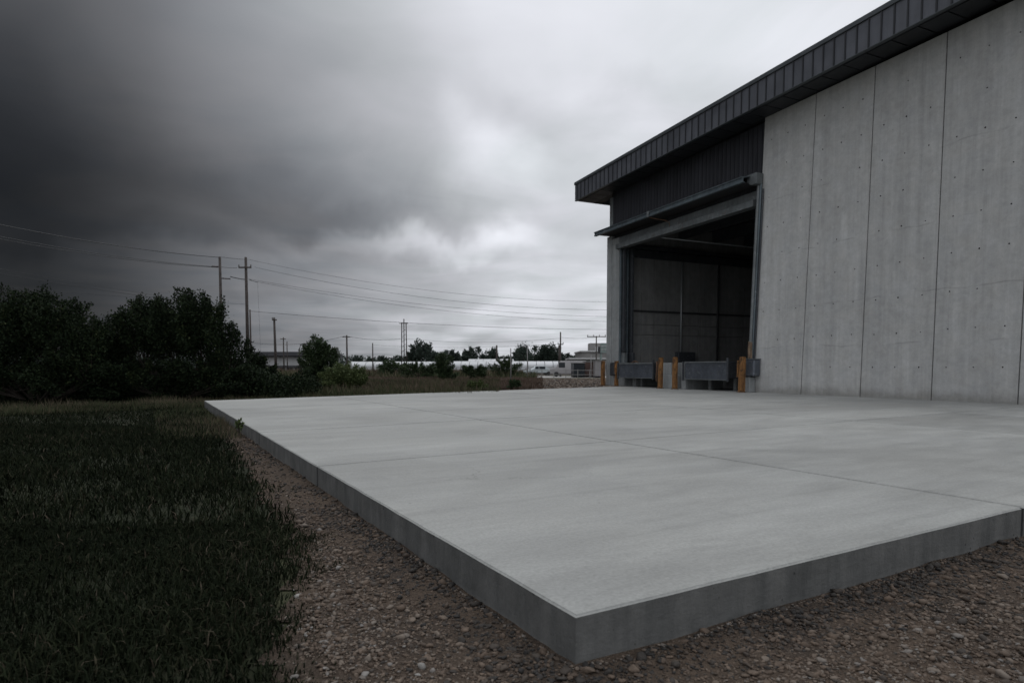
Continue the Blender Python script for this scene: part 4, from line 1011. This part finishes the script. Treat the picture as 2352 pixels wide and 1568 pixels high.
# dark roofed pale building, left of the compact tree
t, L, h = gbuild(560, 730, 125, 808, 20, name='depot_building', label='pale depot with a flat dark roof behind the mid-height pole', cat='building')
BX('wall', -L/2, L/2, 0, 16, 0, h-1.0, M['offwhite'], t); BX('roof', -L/2+2, L/2+.5, -1.2, 17, h-.9, h, M['darkroof'], t, .05); BX('ledge', -L/2-.3, L/2+.3, -.8, -.004, 1.3, 1.6, M['darkroof'], t)
for i in range(9): BX('window', -L/2+1+i*1.6, -L/2+2.1+i*1.6, -.03, .05, .2, 1.15, M['glassd'], t)
for i in range(4): BX('cladding_panel', -L/2+i*L/4+.03, -L/2+(i+1)*L/4-.03, -.06, -.004, 1.65, h-1.05, M['offwhite'], t, .01)
# greenhouses / white tunnels
def tunnel(x0, x1, Y, ytop, lab, seg):
    t, L, h = gbuild(x0, x1, Y, ytop, 8, name='greenhouse', label=lab, cat='greenhouse', group='long white greenhouses')
    prof = [(-.0, 0), (-.0, h*.55)]+[(4-4*math.cos(q), h*.55+h*.45*math.sin(q)) for q in (math.pi*i/10 for i in range(1, 10))]+[(8, h*.55), (8, 0)]
    for i in range(seg):
        bm = extrude_x(bmesh.new(), prof, -L/2+i*L/seg+.06, -L/2+(i+1)*L/seg-.06); bobj('cover_sheet', bm, M['white'], t)
    for i in range(seg+1): BX('hoop', -L/2+i*L/seg-.05, -L/2+i*L/seg+.05, -.06, 0.2, 0, h*.6, M['greycl'], t)
    BX('sill', -L/2, L/2, -.15, -.065, 0, h*.18, M['greycl'], t)
    return t
tunnel(800, 995, 150, 830, 'long white greenhouse left of the lattice mast', 10)
tunnel(1020, 1290, 145, 829, 'long white greenhouse between the round bush and the thick pole', 14)
tunnel(1075, 1180, 185, 824, 'shorter white greenhouse behind the long one', 6)
# sheds at the right
t, L, h = gbuild(1335, 1470, 120, 803, 12, name='shed', label='grey stepped industrial shed farthest back next to the warehouse corner', cat='shed')
BX('wall', -L/2, L/2, 0, 12, 0, h-.5, M['greycl'], t); BX('roof', -L/2-.2, L/2+.2, -.3, 12.3, h-.49, h-.2, M['offwhite'], t, .05); BX('roof_unit', -L/2+2, -L/2+6, 3, 6, h-.19, h+1.4, M['greycl'], t, .05)
BX('roof_unit', -L/2+3, -L/2+5, 2.5, 2.99, h-.19, h+.6, M['offwhite'], t, .03)
t, L, h = gbuild(1310, 1450, 105, 822, 8, name='shed', label='low pale shed with four dark openings right of the thick pole', cat='shed')
BX('wall', -L/2, L/2, 0, 8, 0, h-.3, M['greycl'], t); BX('roof', -L/2-.2, L/2+.2, -.6, 8.2, h-.29, h, M['offwhite'], t, .03)
for i in range(4): BX('opening', -L/2+.5+i*1.6, -L/2+1.4+i*1.6, -.04, .1, .6, 1.7, M['glassd'], t)
t, L, h = gbuild(1150, 1290, 170, 838, 8, name='shed', label='low grey shed partly hidden behind the parked pale car', cat='shed')
BX('wall', -L/2, L/2, 0, 8, 0, h-.2, M['greycl'], t); BX('roof', -L/2-.2, L/2+.2, -.3, 8.2, h-.19, h+.1, M['darkroof'], t)
t, L, h = gbuild(1045, 1078, 200, 822, 8, name='house', label='small reddish house in the gap of the distant trees', cat='house')
BX('wall', -L/2, L/2, 0, 6, 0, h-1, M['rustbox'], t); bm = extrude_x(bmesh.new(), [(-.4, h-1), (3, h+.3), (6.4, h-1)], -L/2-.3, L/2+.3); bobj('roof', bm, M['greycl'], t)
# board on legs
t = thing('billboard', G(1392, 75), .2, label='grey-green board on steel legs partly hidden by the warehouse corner', cat='billboard')
hb = at(1392, 75, 788).z-GZ
BX('board', -.75, 1.6, -.06, .06, hb-1.2, hb, M['green'], t, .01); 
for x_ in (-.6, .5): BX('leg', x_-.07, x_+.07, .07, .2, 0, hb-.1, M['green'], t)
for z_ in (.4, .8): BX('batten', -.7, 1.55, -.12, -.065, hb-z_-.04, hb-z_+.04, M['offwhite'], t)
t = thing('billboard', G(1378, 76), -.5, label='narrow dark grey board on one leg left of the grey-green board', cat='billboard'); BX('board', -.3, .3, -.05, .05, hb-1.25, hb-.4, M['darkroof'], t, .01); BX('leg', -.08, .08, .06, .16, 0, hb-1.2, M['green'], t)

def car(loc, rz, lab, body, L=4.3, Wd=1.75, H=1.42, van=False, name='parked_car', cat='car'):
    t = thing(name, loc, rz, label=lab, cat=cat)
    if van: prof = [(-L/2, .35), (-L/2, 1.0), (-L/2+.12, 1.05), (-L/2+.75, 1.2), (-L/2+1.25, H), (L/2-.08, H), (L/2, H-.15), (L/2, .35)]
    else: prof = [(-L/2, .35), (-L/2+.03, .72), (-L/2+.5, .85), (-L/2+1.15, .92), (-L/2+1.75, H), (L/2-1.5, H), (L/2-.75, .98), (L/2-.05, .92), (L/2, .4)]
    bm = bmesh.new(); A = [bm.verts.new((x, -Wd/2, z)) for x, z in prof]; B = [bm.verts.new((x, Wd/2, z)) for x, z in prof]; n = len(prof)
    bm.faces.new(A); bm.faces.new(B[::-1])
    for i in range(n): bm.faces.new((A[i], B[i], B[(i+1) % n], A[(i+1) % n]))
    bmesh.ops.recalc_face_normals(bm, faces=bm.faces); bmesh.ops.bevel(bm, geom=bm.edges[:], offset=.06, segments=2, profile=.5, affect='EDGES'); bobj('body', bm, body, t, True)
    for s_ in (-1, 1):
        y0 = s_*(Wd/2+.004); 
        z0, z1 = (1.15, H-.2) if van else (.95, H-.1)
        for (a, b_) in (((-L/2+1.1, -L/2+1.9),) if van else ((-L/2+1.5, -.15), (-.07, L/2-1.35))):
            BX('window', a, b_, min(y0, y0+s_*.012), max(y0, y0+s_*.012), z0, z1, M['glassd'], t)
        for x in (-L/2+.8, L/2-.85): T('wheel', [(x, s_*(Wd/2-.2), .32), (x, s_*(Wd/2+.02), .32)], .32, M['tyre'], t, 14)
    for y in (-Wd/2+.25, Wd/2-.25): BX('headlight', -L/2-.012, -L/2+.02, y-.14, y+.14, .62, .76, M['white'], t)
    return t
car(G(1237, 88), .15, 'pale grey-green car parked at the far side of the road', M['carpaint'])
car(G(1305, 78), -.1, 'grey van parked just right of the thick pole', M['vanpaint'], L=4.6, H=2.0, van=True, name='parked_van', cat='van')
car(G(1345, 86), .5, 'dull grey van parked between the dark containers', M['vanpaint'], L=4.2, H=1.9, van=True, name='parked_van', cat='van')
def container(x_, Y, w_, h_, m, lab, rz=0):
    t = thing('skip_container', G(x_, Y), rz, label=lab, cat='container', group='dark containers beside the road')
    BX('box', -w_/2, w_/2, -.9, .9, .15, h_, M[m], t, .04)
    for i in range(int(w_/.35)): BX('rib', -w_/2+.12+i*.35, -w_/2+.2+i*.35, -.96, -.905, .2, h_-.06, M[m], t)
    BX('rim', -w_/2-.05, w_/2+.05, -.98, .98, h_+.002, h_+.09, M['greycl'], t); BX('skid', -w_/2, w_/2, -.7, .7, 0, .14, M['tyre'], t)
container(1327, 72, 1.3, 1.65, 'glassd', 'black container leftmost of the row beside the road', .1)
container(1352, 73, 1.2, 1.8, 'rustbox', 'brown container second from the left in the row')
container(1376, 71, 1.2, 1.9, 'vanpaint', 'tall ribbed grey container nearest the warehouse corner')
# post and rail fence
t = thing('fence', G(1190, 69), 0, label='thin pale post and rail fence along the near side of the road', cat='fence')
fx0 = G(1190, 69).x; nfp = 9
for i in range(nfp): BX('fence_post', i*1.35-.04, i*1.35+.04, -.04, .04, 0, .95, M['greycl'], t)
for z_ in (.35, .85): BX('fence_rail', 0, (nfp-1)*1.35, -.075, -.045, z_-.03, z_+.03, M['greycl'], t)
# thin bare saplings by the field
for x_, Y_, yt, lab in ((1173, 50, 800, 'bare pale stake left of the brown rubble'), (1211, 64, 780+12, 'thin grey post right of the pale stake'), (1357, 70, 815, 'pale stake in front of the dark containers')):
    h_ = at(x_, Y_, yt).z-GZ; o = T('stake', [(0, 0, 0), (.02, 0, h_*.5), (.0, 0, h_)], .06, M['greycl'], None, 6, r1=.04); o.location = G(x_, Y_); tag(o, lab, 'stake', 'pale stakes')
